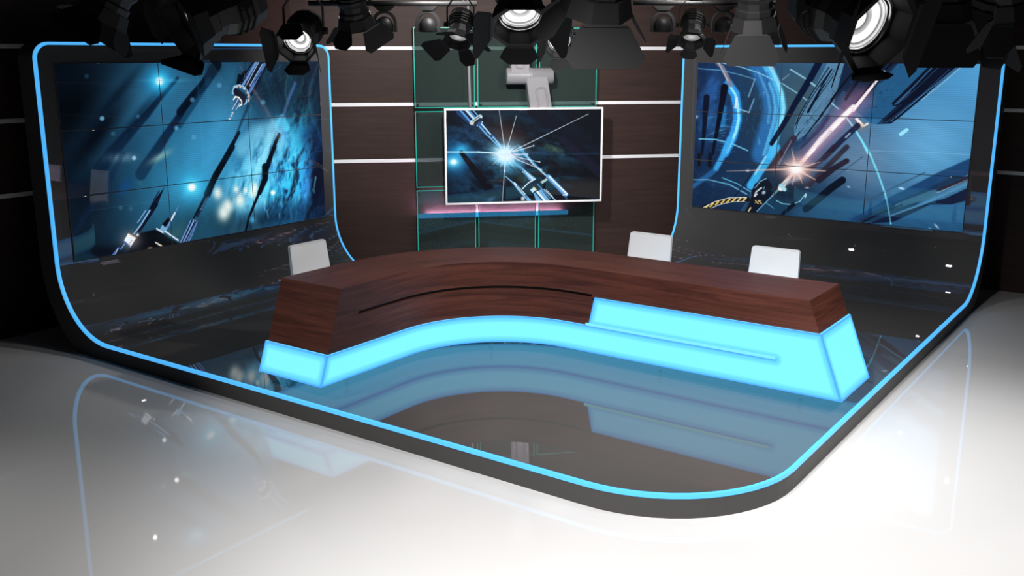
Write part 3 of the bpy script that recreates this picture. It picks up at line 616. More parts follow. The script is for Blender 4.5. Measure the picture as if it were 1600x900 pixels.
ART_R = [
['f',(16,40,80),(84,164,218),(12,34,64),(22,66,104)],
['b',1377,447,.003326,-.000295,.000199,.003561,(104,176,224),.85,'m',1.0,0],
['b',1020,540,.004642,-.000355,.000287,.00456,(112,142,172),.75,'m',1.0,0],
['b',629,228,.004546,.001395,-.001091,.003469,(60,88,104),.97,'m',1.0,0],
['b',585,759,.003522,.001054,-.001689,.006215,(30,44,64),.8,'m',1.0,0],
['b',880,867,.002972,.0003,-.000743,.008752,(36,78,112),.85,'m',1.0,0],
['b',1309,846,.002424,3.4e-05,-.000223,.013753,(40,92,134),.7,'m',1.0,0],
['b',350,237,.007894,-.000433,.00012,.003771,(28,52,78),.95,'m',1.0,.5],
['l',[332,315,341,351],3.3,2.0,3.3,(70,150,205),.3288450301226269,1],
['l',[429,23,430,52],3.2,1.9,3.2,(70,150,205),.11628854934252689,1],
['l',[441,504,450,528],3.3,2.0,3.3,(70,150,205),.27633342614736345,1],
['l',[404,150,414,193],3.2,1.9,3.2,(70,150,205),.34655963732005957,1],
['l',[447,363,452,405],3.2,1.9,3.2,(70,150,205),.12243269496357814,1],
['l',[386,249,395,270],3.2,1.9,3.2,(70,150,205),.11556337435416586,1],
['l',[439,76,437,102],3.2,1.9,3.2,(70,150,205),.255855410335199,1],
['l',[303,484,312,509],3.3,2.0,3.3,(70,150,205),.14733300485705775,1],
['l',[378,144,375,181],3.2,1.9,3.2,(70,150,205),.26816881314518015,1],
['l',[323,376,316,393],3.3,2.0,3.3,(70,150,205),.14485863142252342,1],
['l',[378,320,383,354],3.2,1.9,3.2,(70,150,205),.1807264486377485,1],
['l',[277,202,269,222],3.3,2.0,3.3,(70,150,205),.3261469424272582,1],
['l',[423,313,428,351],3.2,1.9,3.2,(70,150,205),.2557874961028202,1],
['l',[380,296,380,331],3.2,1.9,3.2,(70,150,205),.20171640147913,1],
['l',[372,387,378,404],3.3,2.0,3.3,(70,150,205),.29553902886849226,1],
['l',[344,381,354,410],3.3,2.0,3.3,(70,150,205),.13227113587547262,1],
['l',[423,165,420,202],3.2,1.9,3.2,(70,150,205),.22904329607100288,1],
['l',[305,121,310,152],3.2,1.9,3.2,(70,150,205),.22926333134408083,1],
['l',[348,262,353,294],3.2,1.9,3.2,(70,150,205),.2788630045347319,1],
['l',[412,255,424,274],3.2,1.9,3.2,(70,150,205),.33817121667067335,1],
['l',[375,438,380,478],3.3,2.0,3.3,(70,150,205),.19223155404635822,1],
['l',[387,128,395,148],3.2,1.9,3.2,(70,150,205),.13329213653751468,1],
['l',[422,247,415,269],3.2,1.9,3.2,(70,150,205),.24088268889895742,1],
['l',[327,117,333,137],3.2,1.9,3.2,(70,150,205),.1926014423465673,1],
['l',[436,211,432,238],3.2,1.9,3.2,(70,150,205),.19286612107230688,1],
['l',[298,224,304,252],3.3,2.0,3.3,(70,150,205),.33656632368298567,1],
['l',[429,176,431,211],3.2,1.9,3.2,(70,150,205),.23470119599896963,1],
['l',[430,151,430,185],3.2,1.9,3.2,(70,150,205),.29818896718766663,1],
['l',[436,186,431,209],3.2,1.9,3.2,(70,150,205),.29959741990081135,1],
['l',[301,313,313,337],3.3,2.0,3.3,(70,150,205),.22766680748989862,1],
['l',[457,442,461,485],3.2,1.9,3.2,(70,150,205),.15574553113094727,1],
['l',[387,397,394,425],3.3,2.0,3.3,(70,150,205),.33458360002439647,1],
['l',[429,236,438,259],3.2,1.9,3.2,(70,150,205),.14321596550135404,1],
['l',[435,500,434,537],3.3,2.0,3.3,(70,150,205),.16585051860433536,1],
['l',[308,272,318,316],3.3,2.0,3.3,(70,150,205),.26843311562586103,1],
['l',[342,96,351,114],3.2,1.9,3.2,(70,150,205),.2870525647551123,1],
['l',[277,86,281,111],3.2,1.9,3.2,(70,150,205),.1328834707725456,1],
['l',[428,374,430,400],3.2,1.9,3.2,(70,150,205),.34783150679661046,1],
['l',[409,431,412,465],3.3,2.0,3.3,(70,150,205),.21147189241344794,1],
['l',[413,234,423,256],3.2,1.9,3.2,(70,150,205),.18747482687947864,1],
['l',[312,483,306,526],3.3,2.0,3.3,(70,150,205),.1721707496087807,1],
['l',[341,405,344,434],3.3,2.0,3.3,(70,150,205),.23499800044757743,1],
['l',[433,161,432,203],3.2,1.9,3.2,(70,150,205),.13049635219777997,1],
['l',[387,104,380,138],3.2,1.9,3.2,(70,150,205),.12551863533159022,1],
['l',[423,492,425,521],3.3,2.0,3.3,(70,150,205),.11410943176687754,1],
['l',[314,283,308,308],3.3,2.0,3.3,(70,150,205),.3170245799200665,1],
['l',[427,341,421,370],3.2,1.9,3.2,(70,150,205),.23016931924017728,1],
['l',[307,164,316,196],3.2,1.9,3.2,(70,150,205),.20230934715783266,1],
['l',[359,258,364,300],3.2,1.9,3.2,(70,150,205),.10447622967072553,1],
['l',[280,56,293,89],3.2,1.9,3.2,(70,150,205),.22664796136452203,1],
['l',[382,451,394,495],3.3,2.0,3.3,(70,150,205),.11492990944227202,1],
['l',[319,366,324,392],3.3,2.0,3.3,(70,150,205),.13551518957781467,1],
['l',[305,394,307,413],3.3,2.0,3.3,(70,150,205),.2900269490594619,1],
['l',[374,369,374,391],3.3,2.0,3.3,(70,150,205),.24027820254788565,1],
['l',[424,107,425,143],3.2,1.9,3.2,(70,150,205),.12566196466529594,1],
['l',[434,190,445,229],3.2,1.9,3.2,(70,150,205),.2734072711426321,1],
['l',[315,243,311,265],3.3,2.0,3.3,(70,150,205),.16921596413861456,1],
['l',[312,280,323,310],3.3,2.0,3.3,(70,150,205),.138758659532254,1],
['l',[409,175,403,214],3.2,1.9,3.2,(70,150,205),.33885376969407255,1],
['l',[282,132,289,169],3.3,2.0,3.3,(70,150,205),.12054242760912048,1],
['b',88,187,.009571,-.000442,.00016,.005977,(36,86,150),.8,'m',1.0,.9],
['b',90,388,.01187,-.000546,.000425,.009571,(34,84,140),.8,'m',1.0,.9],
['b',1,131,.015751,-.000684,.00021,.009682,(20,38,70),.6,'m',1.0,0],
['l',[369,-14,412,48,448,115,478,183,495,263,488,339,461,447,440,538],121.1,121.1,44.6,(46,130,210),.65,1],
['l',[421,-14,464,47,500,114,530,181,547,261,539,336,514,445,493,535],53.8,53.8,21.5,(84,196,250),.85,1],
['l',[434,-14,477,47,513,114,543,181,559,261,552,336,527,444,506,534],21.5,19.0,10.1,(140,232,255),.85,1],
['l',[462,121,492,189,508,269,501,344,475,453,453,543],15.2,15.2,8.9,(110,215,255),.6,1],
['l',[445,53,481,121,511,188,528,268,520,344,494,452,473,542],5.7,5.7,6.3,(40,110,180),.7,1],
['l',[487,145,491,166],3.2,1.9,3.2,(130,215,250),.4425219525776882,1],
['l',[417,430,415,461],3.2,1.9,3.2,(24,70,130),.47880270879419395,1],
['l',[514,450,513,474],3.2,1.9,3.2,(130,215,250),.23370404050060045,1],
['l',[423,430,422,447],3.2,1.9,3.2,(24,70,130),.4660445799910352,1],
['l',[483,439,484,462],3.2,1.9,3.2,(130,215,250),.39311997245855906,1],
['l',[486,197,490,218],3.2,1.9,3.2,(24,70,130),.27068501624743635,1],
['l',[486,338,488,366],3.2,1.9,3.2,(130,215,250),.421417250030934,1],
['l',[430,321,430,341],3.2,1.9,3.2,(24,70,130),.2940703629074075,1],
['l',[541,247,547,261],3.2,1.9,3.2,(130,215,250),.49532712502079324,1],
['l',[459,474,464,499],3.2,1.9,3.2,(24,70,130),.28530555376103506,1],
['l',[510,315,510,335],3.2,1.9,3.2,(130,215,250),.21847490622712934,1],
['l',[488,343,492,367],3.2,1.9,3.2,(24,70,130),.21143633528351674,1],
['l',[496,117,492,137],3.2,1.9,3.2,(130,215,250),.24166225967564897,1],
['l',[438,366,437,381],3.2,1.9,3.2,(24,70,130),.37796615204414463,1],
['l',[386,38,391,52],3.2,1.9,3.2,(130,215,250),.2869143690259931,1],
['l',[434,251,433,277],3.2,1.9,3.2,(24,70,130),.2793933399578639,1],
['l',[532,329,538,353],3.2,1.9,3.2,(130,215,250),.36021541010081193,1],
['l',[445,322,443,339],3.2,1.9,3.2,(24,70,130),.2447829052373235,1],
['l',[382,44,388,60],3.2,1.9,3.2,(130,215,250),.3322683633676572,1],
['l',[407,112,411,137],3.2,1.9,3.2,(24,70,130),.4342978303315826,1],
['l',[420,438,416,453],3.2,1.9,3.2,(130,215,250),.40796831070916895,1],
['l',[444,60,447,78],3.2,1.9,3.2,(24,70,130),.4903062629399133,1],
['l',[419,453,422,481],3.3,2.0,3.3,(130,215,250),.34186301792844115,1],
['l',[370,30,371,59],3.2,1.9,3.2,(24,70,130),.2629642343812946,1],
['l',[459,337,464,356],3.2,1.9,3.2,(130,215,250),.29542510287281737,1],
['l',[438,451,436,471],3.2,1.9,3.2,(24,70,130),.33935117749177196,1],
['l',[434,38,439,50],3.2,1.9,3.2,(130,215,250),.3848788670182181,1],
['l',[456,137,453,152],3.2,1.9,3.2,(24,70,130),.4693855819523965,1],
['l',[422,126,425,143],3.2,1.9,3.2,(130,215,250),.42034771071948224,1],
['l',[529,331,530,350],3.2,1.9,3.2,(24,70,130),.20972718088216402,1],
['l',[433,129,435,150],3.2,1.9,3.2,(130,215,250),.2632451648487554,1],
['l',[421,63,427,82],3.2,1.9,3.2,(24,70,130),.4207530523161792,1],
['l',[519,265,525,293],3.2,1.9,3.2,(130,215,250),.2975328840262413,1],
['l',[452,67,457,93],3.2,1.9,3.2,(24,70,130),.24391487670351086,1],
['l',[373,61,373,81],3.2,1.9,3.2,(130,215,250),.4163985619499288,1],
['l',[445,424,451,445],3.2,1.9,3.2,(24,70,130),.2798806934979653,1],
['l',[514,458,512,477],3.2,1.9,3.2,(130,215,250),.42993887813991605,1],
['l',[489,366,494,395],3.2,1.9,3.2,(24,70,130),.4702414243920872,1],
['l',[462,341,463,359],3.2,1.9,3.2,(130,215,250),.20592857674856646,1],
['l',[505,292,508,320],3.2,1.9,3.2,(24,70,130),.440931960952771,1],
['l',[441,35,447,64],3.2,1.9,3.2,(130,215,250),.49727638832789395,1],
['l',[494,318,501,342],3.2,1.9,3.2,(24,70,130),.334991720387268,1],
['l',[496,432,501,459],3.2,1.9,3.2,(130,215,250),.3418191794735653,1],
['l',[359,73,357,101],3.2,1.9,3.2,(24,70,130),.3199971215280252,1],
['l',[461,317,460,347],3.2,1.9,3.2,(130,215,250),.23411432281409789,1],
['l',[474,350,481,367],3.2,1.9,3.2,(24,70,130),.39065769689922836,1],
['l',[507,286,507,313],3.2,1.9,3.2,(130,215,250),.461743342479661,1],
['l',[444,113,450,132],3.2,1.9,3.2,(24,70,130),.49277627268698815,1],
['l',[479,343,478,359],3.2,1.9,3.2,(130,215,250),.29801959036611747,1],
['l',[473,106,470,129],3.2,1.9,3.2,(24,70,130),.30172638924036177,1],
['l',[514,251,515,264],3.2,1.9,3.2,(130,215,250),.30248783966058856,1],
['l',[494,425,490,443],3.2,1.9,3.2,(24,70,130),.22281904132694821,1],
['l',[433,169,431,190],3.2,1.9,3.2,(130,215,250),.3519004550030306,1],
['l',[434,187,440,201],3.2,1.9,3.2,(24,70,130),.21051730752096182,1],
['l',[476,255,481,268],3.2,1.9,3.2,(130,215,250),.32205477445590497,1],
['l',[456,432,458,451],3.2,1.9,3.2,(24,70,130),.4277996267395421,1],
['l',[436,167,432,185],3.2,1.9,3.2,(130,215,250),.37052874305793504,1],
['l',[497,242,495,256],3.2,1.9,3.2,(24,70,130),.48889652264311223,1],
['l',[436,464,431,479],3.2,1.9,3.2,(130,215,250),.3952513893232017,1],
['l',[485,172,483,185],3.2,1.9,3.2,(24,70,130),.29360966944510997,1],
['l',[509,250,513,275],3.2,1.9,3.2,(130,215,250),.30225248697498186,1],
['l',[446,116,449,137],3.2,1.9,3.2,(24,70,130),.3048584648344088,1],
['l',[415,455,421,483],3.3,2.0,3.3,(130,215,250),.4477153819305181,1],
['l',[455,332,456,360],3.2,1.9,3.2,(24,70,130),.4018715862027422,1],
['l',[425,458,425,485],3.3,2.0,3.3,(130,215,250),.4559668280645982,1],
['l',[459,342,457,358],3.2,1.9,3.2,(24,70,130),.41081333325300146,1],
['l',[495,362,496,384],3.2,1.9,3.2,(130,215,250),.33325381810585963,1],
['l',[441,208,443,232],3.2,1.9,3.2,(24,70,130),.424735487096758,1],
['l',[459,466,455,480],3.2,1.9,3.2,(130,215,250),.2894704460313122,1],
['l',[454,97,451,115],3.2,1.9,3.2,(24,70,130),.3964773590673005,1],
['l',[448,-8,480,40],13.9,13.9,7.6,(190,190,200),.7,1],
['l',[393,60,429,128,460,196,476,276,469,352],16.6,16.6,11.5,(110,190,240),.45,1],
['l',[206,133,253,189,271,277,275,347,253,445,209,545],59.1,52.5,17.1,(50,160,245),.95,1],
['l',[220,145,253,189,273,252,284,334,271,412,241,485,216,538],14.4,19.7,7.9,(150,240,255),.95,1],
['l',[181,385,148,390],4.0,2.0,3.3,(110,215,255),.2907538370569634,1],
['l',[250,477,231,490],4.0,2.0,3.3,(20,80,160),.4337747650519581,1],
['l',[197,442,176,439],4.0,2.0,3.3,(110,215,255),.3861552702562787,1],
['l',[195,495,171,508],4.0,2.0,3.4,(20,80,160),.3211469950296361,1],
['l',[195,400,155,399],4.0,2.0,3.3,(110,215,255),.3313484936339737,1],
['l',[210,419,178,427],4.0,2.0,3.3,(20,80,160),.33814701972661176,1],
['l',[221,515,188,523],4.0,2.0,3.3,(110,215,255),.23833459716577554,1],
['l',[220,500,191,504],4.0,2.0,3.3,(20,80,160),.39576006272751973,1],
['l',[178,384,158,396],4.0,2.0,3.3,(110,215,255),.4747085799094675,1],
['l',[257,358,218,356],4.0,2.0,3.3,(20,80,160),.2287089232394713,1],
['l',[178,408,152,406],4.0,2.0,3.3,(110,215,255),.47408372359176854,1],
['l',[189,521,169,527],4.0,2.0,3.4,(20,80,160),.4998854548555712,1],
['l',[174,347,147,348],4.0,2.0,3.3,(110,215,255),.3866075460899354,1],
['l',[223,463,183,476],4.0,2.0,3.3,(20,80,160),.4811652781702994,1],
['l',[226,298,208,309],4.0,2.0,3.3,(110,215,255),.2376180339890183,1],
['l',[189,431,171,444],4.0,2.0,3.3,(20,80,160),.20165872062150353,1],
['l',[233,530,218,529],4.0,2.0,3.3,(110,215,255),.24832649171238563,1],
['l',[182,526,146,529],4.0,2.0,3.4,(20,80,160),.4202212126557222,1],
['l',[186,529,158,532],4.0,2.0,3.4,(110,215,255),.39347883281868196,1],
['l',[246,438,214,450],4.0,2.0,3.3,(20,80,160),.38114846565189153,1],
['l',[264,422,228,428],4.0,2.0,3.3,(110,215,255),.37566745864728857,1],
['l',[201,492,173,497],4.0,2.0,3.4,(20,80,160),.35096427732296687,1],
['l',[259,412,224,417],4.0,2.0,3.3,(110,215,255),.248630323181227,1],
['l',[233,475,191,472],4.0,2.0,3.3,(20,80,160),.4912188924483754,1],
['l',[196,307,167,312],4.0,2.0,3.3,(110,215,255),.2943151860424093,1],
['l',[254,378,227,375],4.0,2.0,3.3,(20,80,160),.48433418833589725,1],
['l',[233,335,193,341],4.0,2.0,3.3,(110,215,255),.27465694411843405,1],
['l',[191,520,172,532],4.0,2.0,3.4,(20,80,160),.469012197349571,1],
['l',[201,422,167,429],4.0,2.0,3.3,(110,215,255),.4869484889089567,1],
['l',[186,328,165,334],4.0,2.0,3.3,(20,80,160),.3563368378031313,1],
['l',[269,533,232,544],4.0,2.0,3.3,(110,215,255),.2150305974265882,1],
['l',[209,381,181,388],4.0,2.0,3.3,(20,80,160),.20877871380593935,1],
['l',[206,307,174,310],4.0,2.0,3.3,(110,215,255),.45215495796480176,1],
['l',[240,308,226,317],4.0,2.0,3.3,(20,80,160),.40987068318311815,1],
['l',[255,315,222,322],4.0,2.0,3.3,(110,215,255),.3783415295941032,1],
['l',[183,341,155,344],4.0,2.0,3.3,(20,80,160),.4758078652517869,1],
['l',[183,313,161,314],4.0,2.0,3.3,(110,215,255),.42099163009524443,1],
['l',[242,401,219,406],4.0,2.0,3.3,(20,80,160),.38645285908076876,1],
['l',[219,505,195,504],4.0,2.0,3.3,(110,215,255),.39974514841140685,1],
['l',[234,400,219,398],4.0,2.0,3.3,(20,80,160),.3212317641778181,1],
['l',[233,508,213,505],4.0,2.0,3.3,(110,215,255),.2056238611105541,1],
['l',[226,353,186,350],4.0,2.0,3.3,(20,80,160),.25826770375183306,1],
['l',[203,482,186,490],4.0,2.0,3.4,(110,215,255),.3511186573040809,1],
['l',[235,489,215,502],4.0,2.0,3.3,(20,80,160),.44352539416907455,1],
['l',[273,500,234,508],4.0,2.0,3.3,(110,215,255),.34183425910849197,1],
['l',[269,493,243,498],4.0,2.0,3.3,(20,80,160),.26350558140419844,1],
['l',[268,347,246,347],4.0,2.0,3.3,(110,215,255),.45626766924719153,1],
['l',[183,486,152,496],4.0,2.0,3.4,(20,80,160),.26852390436752255,1],
['l',[195,506,170,508],4.0,2.0,3.4,(110,215,255),.44968023843374744,1],
['l',[246,354,216,359],4.0,2.0,3.3,(20,80,160),.26555660831786454,1],
['l',[178,455,141,457],4.0,2.0,3.4,(110,215,255),.2350229268357357,1],
['l',[256,294,238,292],4.0,2.0,3.3,(20,80,160),.48335076015874806,1],
['l',[164,403,136,408],4.0,2.0,3.4,(110,215,255),.26855013904289404,1],
['l',[217,440,186,449],4.0,2.0,3.3,(20,80,160),.3935658612542565,1],
['l',[179,288,163,296],4.0,2.0,3.3,(110,215,255),.38992467791882257,1],
['l',[210,373,190,374],4.0,2.0,3.3,(20,80,160),.4315289018244248,1],
['l',[212,341,172,341],4.0,2.0,3.3,(110,215,255),.28227935751616695,1],
['l',[227,341,188,351],4.0,2.0,3.3,(20,80,160),.25786403970396055,1],
['l',[211,489,169,486],4.0,2.0,3.3,(110,215,255),.4502954710284324,1],
['l',[201,307,163,308],4.0,2.0,3.3,(20,80,160),.3857779147485537,1],
['l',[128,1,164,32,193,82,220,133],22.4,29.0,10.5,(130,130,150),.9,1],
['l',[135,1,201,108],7.9,9.2,5.3,(225,215,215),.6,1],
['l',[265,208,260,265],11.8,17.0,6.5,(225,240,255),.9,1],
['l',[189,274,180,371],30.5,39.8,17.3,(40,150,225),.6,1],
['b',228,292,.048819,-.002476,.000813,.022293,(24,70,120),.8,'m',1.0,0],
['b',127,425,.021102,-.011809,.074592,.151082,(80,160,215),.45,'m',1.0,0],
['b',175,410,.022519,-.009047,.057186,.160294,(80,160,215),.45,'m',1.0,0],
['b',95,335,.023177,-.005971,.036974,.166334,(80,160,215),.45,'m',1.0,0],
['b',137,477,.02369,-.002902,.019973,.168737,(80,160,215),.45,'m',1.0,0],
['b',201,383,.024232,.000148,-.000819,.172002,(80,160,215),.45,'m',1.0,0],
['l',[68,213,63,337,61,428,54,561],40.3,17.5,9.4,(6,14,36),.97,1],
['l',[183,149,168,262,155,359,139,464,126,556],43.5,17.1,6.6,(4,10,28),.98,1],
['b',182,159,.042517,.005928,-.004903,.035426,(4,8,20),.98,'m',2,0],
['l',[4,38,164,48,287,75,375,98],5.4,5.4,3.4,(110,180,225),.7,1],
['l',[162,4,285,28,393,60,473,93,539,119,632,172,704,219],5.9,5.9,3.3,(150,215,245),.8,1],
['l',[372,98,338,202],9.0,9.0,2.6,(120,170,205),.75,1],
['l',[374,214,346,294],9.0,9.0,2.6,(120,170,205),.75,1],
['l',[346,294,250,268],5.2,6.5,2.6,(170,225,245),.8,1],
['l',[30,469,143,467,241,485,352,524],6.8,6.8,3.4,(120,210,250),.9,1],
['b',3,333,.070317,-.003035,.004284,.109021,(200,220,200),.8,'m',1.0,0],
['l',[756,-17,707,85,629,228,566,354,499,474],42.3,27.8,6.0,(8,20,48),.97,1],
['l',[585,38,676,89],8.7,8.7,2.5,(150,205,225),.85,1],
['l',[712,113,742,133],11.0,11.0,2.5,(160,215,235),.8,1],
['l',[541,98,580,66],8.8,6.3,3.8,(120,150,175),.7,1],
['p',[799,-6,1008,-8,923,123,797,307,675,455,640,457,628,364,641,320,725,164],3.0,(84,130,164),1,'m',0],
['l',[827,35,754,139,704,225,649,338,640,401],5.4,5.4,2.4,(8,16,34),.97,1],
['l',[808,24,725,164,658,294,634,364],6.0,6.0,2.4,(8,16,34),.97,1],
['l',[845,35,779,144],3.0,3.0,2.4,(8,16,34),.97,1],
['l',[784,120,705,280],14.6,14.6,2.4,(8,16,34),.97,1],
['l',[838,71,747,212],4.2,4.2,2.4,(8,16,34),.97,1],
['l',[665,399,633,445],6.3,6.3,2.5,(8,16,34),.97,1],
['l',[821,41,772,132],9.6,12.0,2.4,(10,20,40),.9,1],
['l',[822,59,770,144],3.0,3.0,1.5,(70,120,160),.9,1],
['l',[931,63,866,166,778,308,687,436],15.4,8.3,3.0,(6,12,28),.98,1],
['l',[821,306,766,395,683,480,653,500],36.6,24.4,4.9,(30,62,100),.9,1],
['l',[822,313,789,369,678,492],18.3,12.2,4.9,(16,34,64),.9,1],
['b',723,409,.059082,.029801,-.024241,.048397,(46,86,120),.8,'m',2,0],
['l',[732,298,722,312],2.5,2.5,1.5,(20,36,58),.8849864676407728,1],
['l',[712,286,691,316],2.5,2.5,1.5,(112,160,192),.8429537510303546,1],
['l',[700,381,688,398],2.5,2.5,1.5,(30,60,90),.5447595167662174,1],
['l',[710,331,699,346],2.5,2.5,1.5,(20,36,58),.7570179231136298,1],
['l',[728,353,720,365],2.5,2.5,1.5,(112,160,192),.5005222681738604,1],
['l',[819,142,810,154],2.4,2.4,1.5,(30,60,90),.7830911581348869,1],
['l',[803,171,793,185],2.4,2.4,1.5,(20,36,58),.6998803081973127,1],
['l',[730,335,719,352],2.5,2.5,1.5,(112,160,192),.7497434278168782,1],
['l',[716,288,711,296],2.5,2.5,1.5,(30,60,90),.7957872763011293,1],
['l',[740,405,732,416],2.5,2.5,1.5,(20,36,58),.5142541760088151,1],
['l',[824,144,819,152],2.4,2.4,1.5,(112,160,192),.8113799760546729,1],
['l',[828,198,807,229],2.4,2.4,1.5,(30,60,90),.692192374452625,1],
['l',[853,153,833,183],2.4,2.4,1.5,(20,36,58),.748609961966229,1],
['l',[914,126,905,139],2.4,2.4,1.5,(112,160,192),.4281082847697242,1],
['l',[731,302,723,314],2.5,2.5,1.5,(30,60,90),.5885092968800647,1],
['l',[902,87,893,100],2.4,2.4,1.5,(20,36,58),.6642912995936047,1],
['l',[812,175,792,203],2.4,2.4,1.5,(112,160,192),.7401659222170246,1],
['l',[709,321,686,354],2.5,2.5,1.5,(30,60,90),.8143970407636846,1],
['l',[807,231,800,241],2.4,2.4,1.5,(20,36,58),.409870834587383,1],
['l',[785,285,765,314],2.5,2.5,1.5,(112,160,192),.45220779321871063,1],
['l',[908,152,889,180],2.4,2.4,1.5,(30,60,90),.5956640726193856,1],
['l',[841,224,833,235],2.4,2.4,1.5,(20,36,58),.7382815421685147,1],
['l',[735,341,717,366],2.5,2.5,1.5,(112,160,192),.46912341315359957,1],
['l',[821,152,816,158],2.4,2.4,1.5,(30,60,90),.883552564178238,1],
['l',[890,52,867,84],2.4,2.4,1.5,(20,36,58),.622835582591271,1],
['l',[818,252,795,285],2.4,2.4,1.5,(112,160,192),.6507852130146863,1],
['l',[716,417,712,423],2.5,2.5,1.5,(30,60,90),.6937096507405474,1],
['l',[791,275,776,298],2.4,2.4,1.5,(20,36,58),.8641500559832753,1],
['l',[756,340,734,371],2.5,2.5,1.5,(112,160,192),.469082843623822,1],
['l',[842,147,835,157],2.4,2.4,1.5,(30,60,90),.5606745525167688,1],
['l',[720,364,701,391],2.5,2.5,1.5,(20,36,58),.4066918228572684,1],
['l',[654,364,633,394],2.5,2.5,1.5,(112,160,192),.4306747302777939,1],
['l',[816,217,810,225],2.4,2.4,1.5,(30,60,90),.5815239310587667,1],
['l',[828,287,814,308],2.4,2.4,1.5,(20,36,58),.6969800974693143,1],
['l',[742,262,724,287],2.5,2.5,1.5,(112,160,192),.6109491128831819,1],
['l',[900,97,882,123],2.4,2.4,1.5,(30,60,90),.4922908850586759,1],
['l',[778,239,755,271],2.4,2.4,1.5,(20,36,58),.5159916898252994,1],
['l',[783,332,774,346],2.5,2.5,1.5,(112,160,192),.7933219951882398,1],
['l',[887,131,878,144],2.4,2.4,1.5,(30,60,90),.4690625326033623,1],
['l',[686,373,668,400],2.5,2.5,1.5,(20,36,58),.8281010110397218,1],
['l',[826,272,804,302],2.4,2.4,1.5,(112,160,192),.7488593809317894,1],
['l',[717,334,700,358],2.5,2.5,1.5,(30,60,90),.8764689568051597,1],
['l',[816,177,799,203],2.4,2.4,1.5,(20,36,58),.41022002762809756,1],
['l',[703,299,688,320],2.5,2.5,1.5,(112,160,192),.43263798355859806,1],
['l',[751,267,734,291],2.5,2.5,1.5,(30,60,90),.8425499213456868,1],
['l',[748,250,728,278],2.5,2.5,1.5,(20,36,58),.7792598946938181,1],
['l',[914,-7,816,149,710,311],3.0,3.0,1.8,(110,160,190),.7,1],
['l',[699,336,735,310,755,334],3.1,3.1,1.9,(24,44,70),.8,1],
['l',[651,369,635,426],7.5,12.5,2.5,(90,150,190),.8,1],
['p',[1042,-14,1524,-19,1490,15,1217,291,1174,328,1105,336,1063,330,956,247],3.5,(34,88,132),1,'m',0],
['p',[895,-13,1191,-16,1066,143,929,278,852,221],4.7,(16,34,62),.97,'m',0],
['b',1027,162,.022236,.016455,-.009639,.012568,(60,40,56),.6,'m',1.0,0],
['b',907,231,.013835,-.001017,.000611,.018507,(90,90,120),.6,'m',1.0,0],
['l',[964,28,877,142,833,209],8.2,9.4,3.5,(4,10,24),.95,1],
['l',[1015,15,980,92,917,201],12.8,16.3,4.7,(6,12,28),.95,1],
['l',[999,27,934,111],3.5,3.5,2.3,(34,66,110),.9,1],
['l',[902,165,871,232],23.9,35.9,6.0,(40,70,104),.9,1],
['l',[840,227,879,256],7.3,7.3,3.0,(150,220,245),.9,1],
['l',[1178,35,1159,54],2.3,2.3,1.5,(20,52,88),.4339930593257647,1],
['l',[1224,226,1211,239],2.3,2.3,1.5,(60,120,165),.39208868838253486,1],
['l',[1327,153,1305,176],2.3,2.3,1.5,(20,52,88),.49054148875705117,1],
['l',[1319,106,1306,119],2.2,2.2,1.5,(60,120,165),.36890972017333595,1],
['l',[1182,5,1165,21],2.3,2.3,1.5,(20,52,88),.3785984672503091,1],
['l',[1315,112,1301,127],2.2,2.2,1.5,(60,120,165),.3290029699239626,1],
['l',[1336,113,1316,135],2.2,2.2,1.5,(20,52,88),.4520448139349722,1],
['l',[1128,81,1114,94],2.3,2.3,1.5,(60,120,165),.4733275819794936,1],
['l',[1113,89,1096,106],2.3,2.3,1.5,(20,52,88),.3326233453773454,1],
['l',[1132,49,1109,72],2.3,2.3,1.5,(60,120,165),.5481986977298674,1],
['l',[1237,172,1218,192],2.3,2.3,1.5,(20,52,88),.5274251644745624,1],
['l',[1236,183,1215,206],2.3,2.3,1.5,(60,120,165),.3158257663205019,1],
['l',[1096,17,1086,27],2.3,2.3,1.5,(20,52,88),.39840426527890827,1],
['l',[1094,112,1088,118],2.3,2.3,1.5,(60,120,165),.4306094353883656,1],
['l',[1169,167,1155,182],2.3,2.3,1.5,(20,52,88),.4708240583543989,1],
['l',[1140,187,1134,193],2.3,2.3,1.5,(60,120,165),.40995484696403756,1],
['l',[1140,187,1115,213],2.3,2.3,1.5,(20,52,88),.573852421278554,1],
['l',[1271,215,1251,237],2.3,2.3,1.5,(60,120,165),.5579910010406819,1],
['l',[1136,230,1122,244],2.3,2.3,1.5,(20,52,88),.48421424525307233,1],
['l',[1230,210,1220,220],2.3,2.3,1.5,(60,120,165),.43414558702740014,1],
['l',[1139,19,1122,37],2.3,2.3,1.5,(20,52,88),.4208275749035317,1],
['l',[1210,18,1188,41],2.3,2.3,1.5,(20,52,88),.38752694586827974,1],
['l',[1181,104,1157,129],2.3,2.3,1.5,(60,120,165),.5529380225865421,1],
['l',[1176,136,1162,150],2.3,2.3,1.5,(20,52,88),.3214261568539029,1],
['l',[1083,174,1071,187],2.3,2.3,1.5,(60,120,165),.45235492232918617,1],
['l',[1307,10,1302,14],2.2,2.2,1.5,(20,52,88),.4921691803658646,1],
['l',[1289,224,1273,241],2.3,2.3,1.5,(60,120,165),.43589036964586925,1],
['l',[1197,181,1185,194],2.3,2.3,1.5,(20,52,88),.5258193924449166,1],
['l',[1163,109,1156,116],2.3,2.3,1.5,(60,120,165),.4003883802416272,1],
['l',[1173,144,1165,153],2.3,2.3,1.5,(20,52,88),.5398996977638855,1],
['l',[1237,228,1227,238],2.3,2.3,1.5,(60,120,165),.38098129028094047,1],
['l',[1329,91,1311,111],2.2,2.2,1.5,(20,52,88),.40097706207616235,1],
['l',[1115,106,1097,123],2.3,2.3,1.5,(60,120,165),.4719635283167306,1],
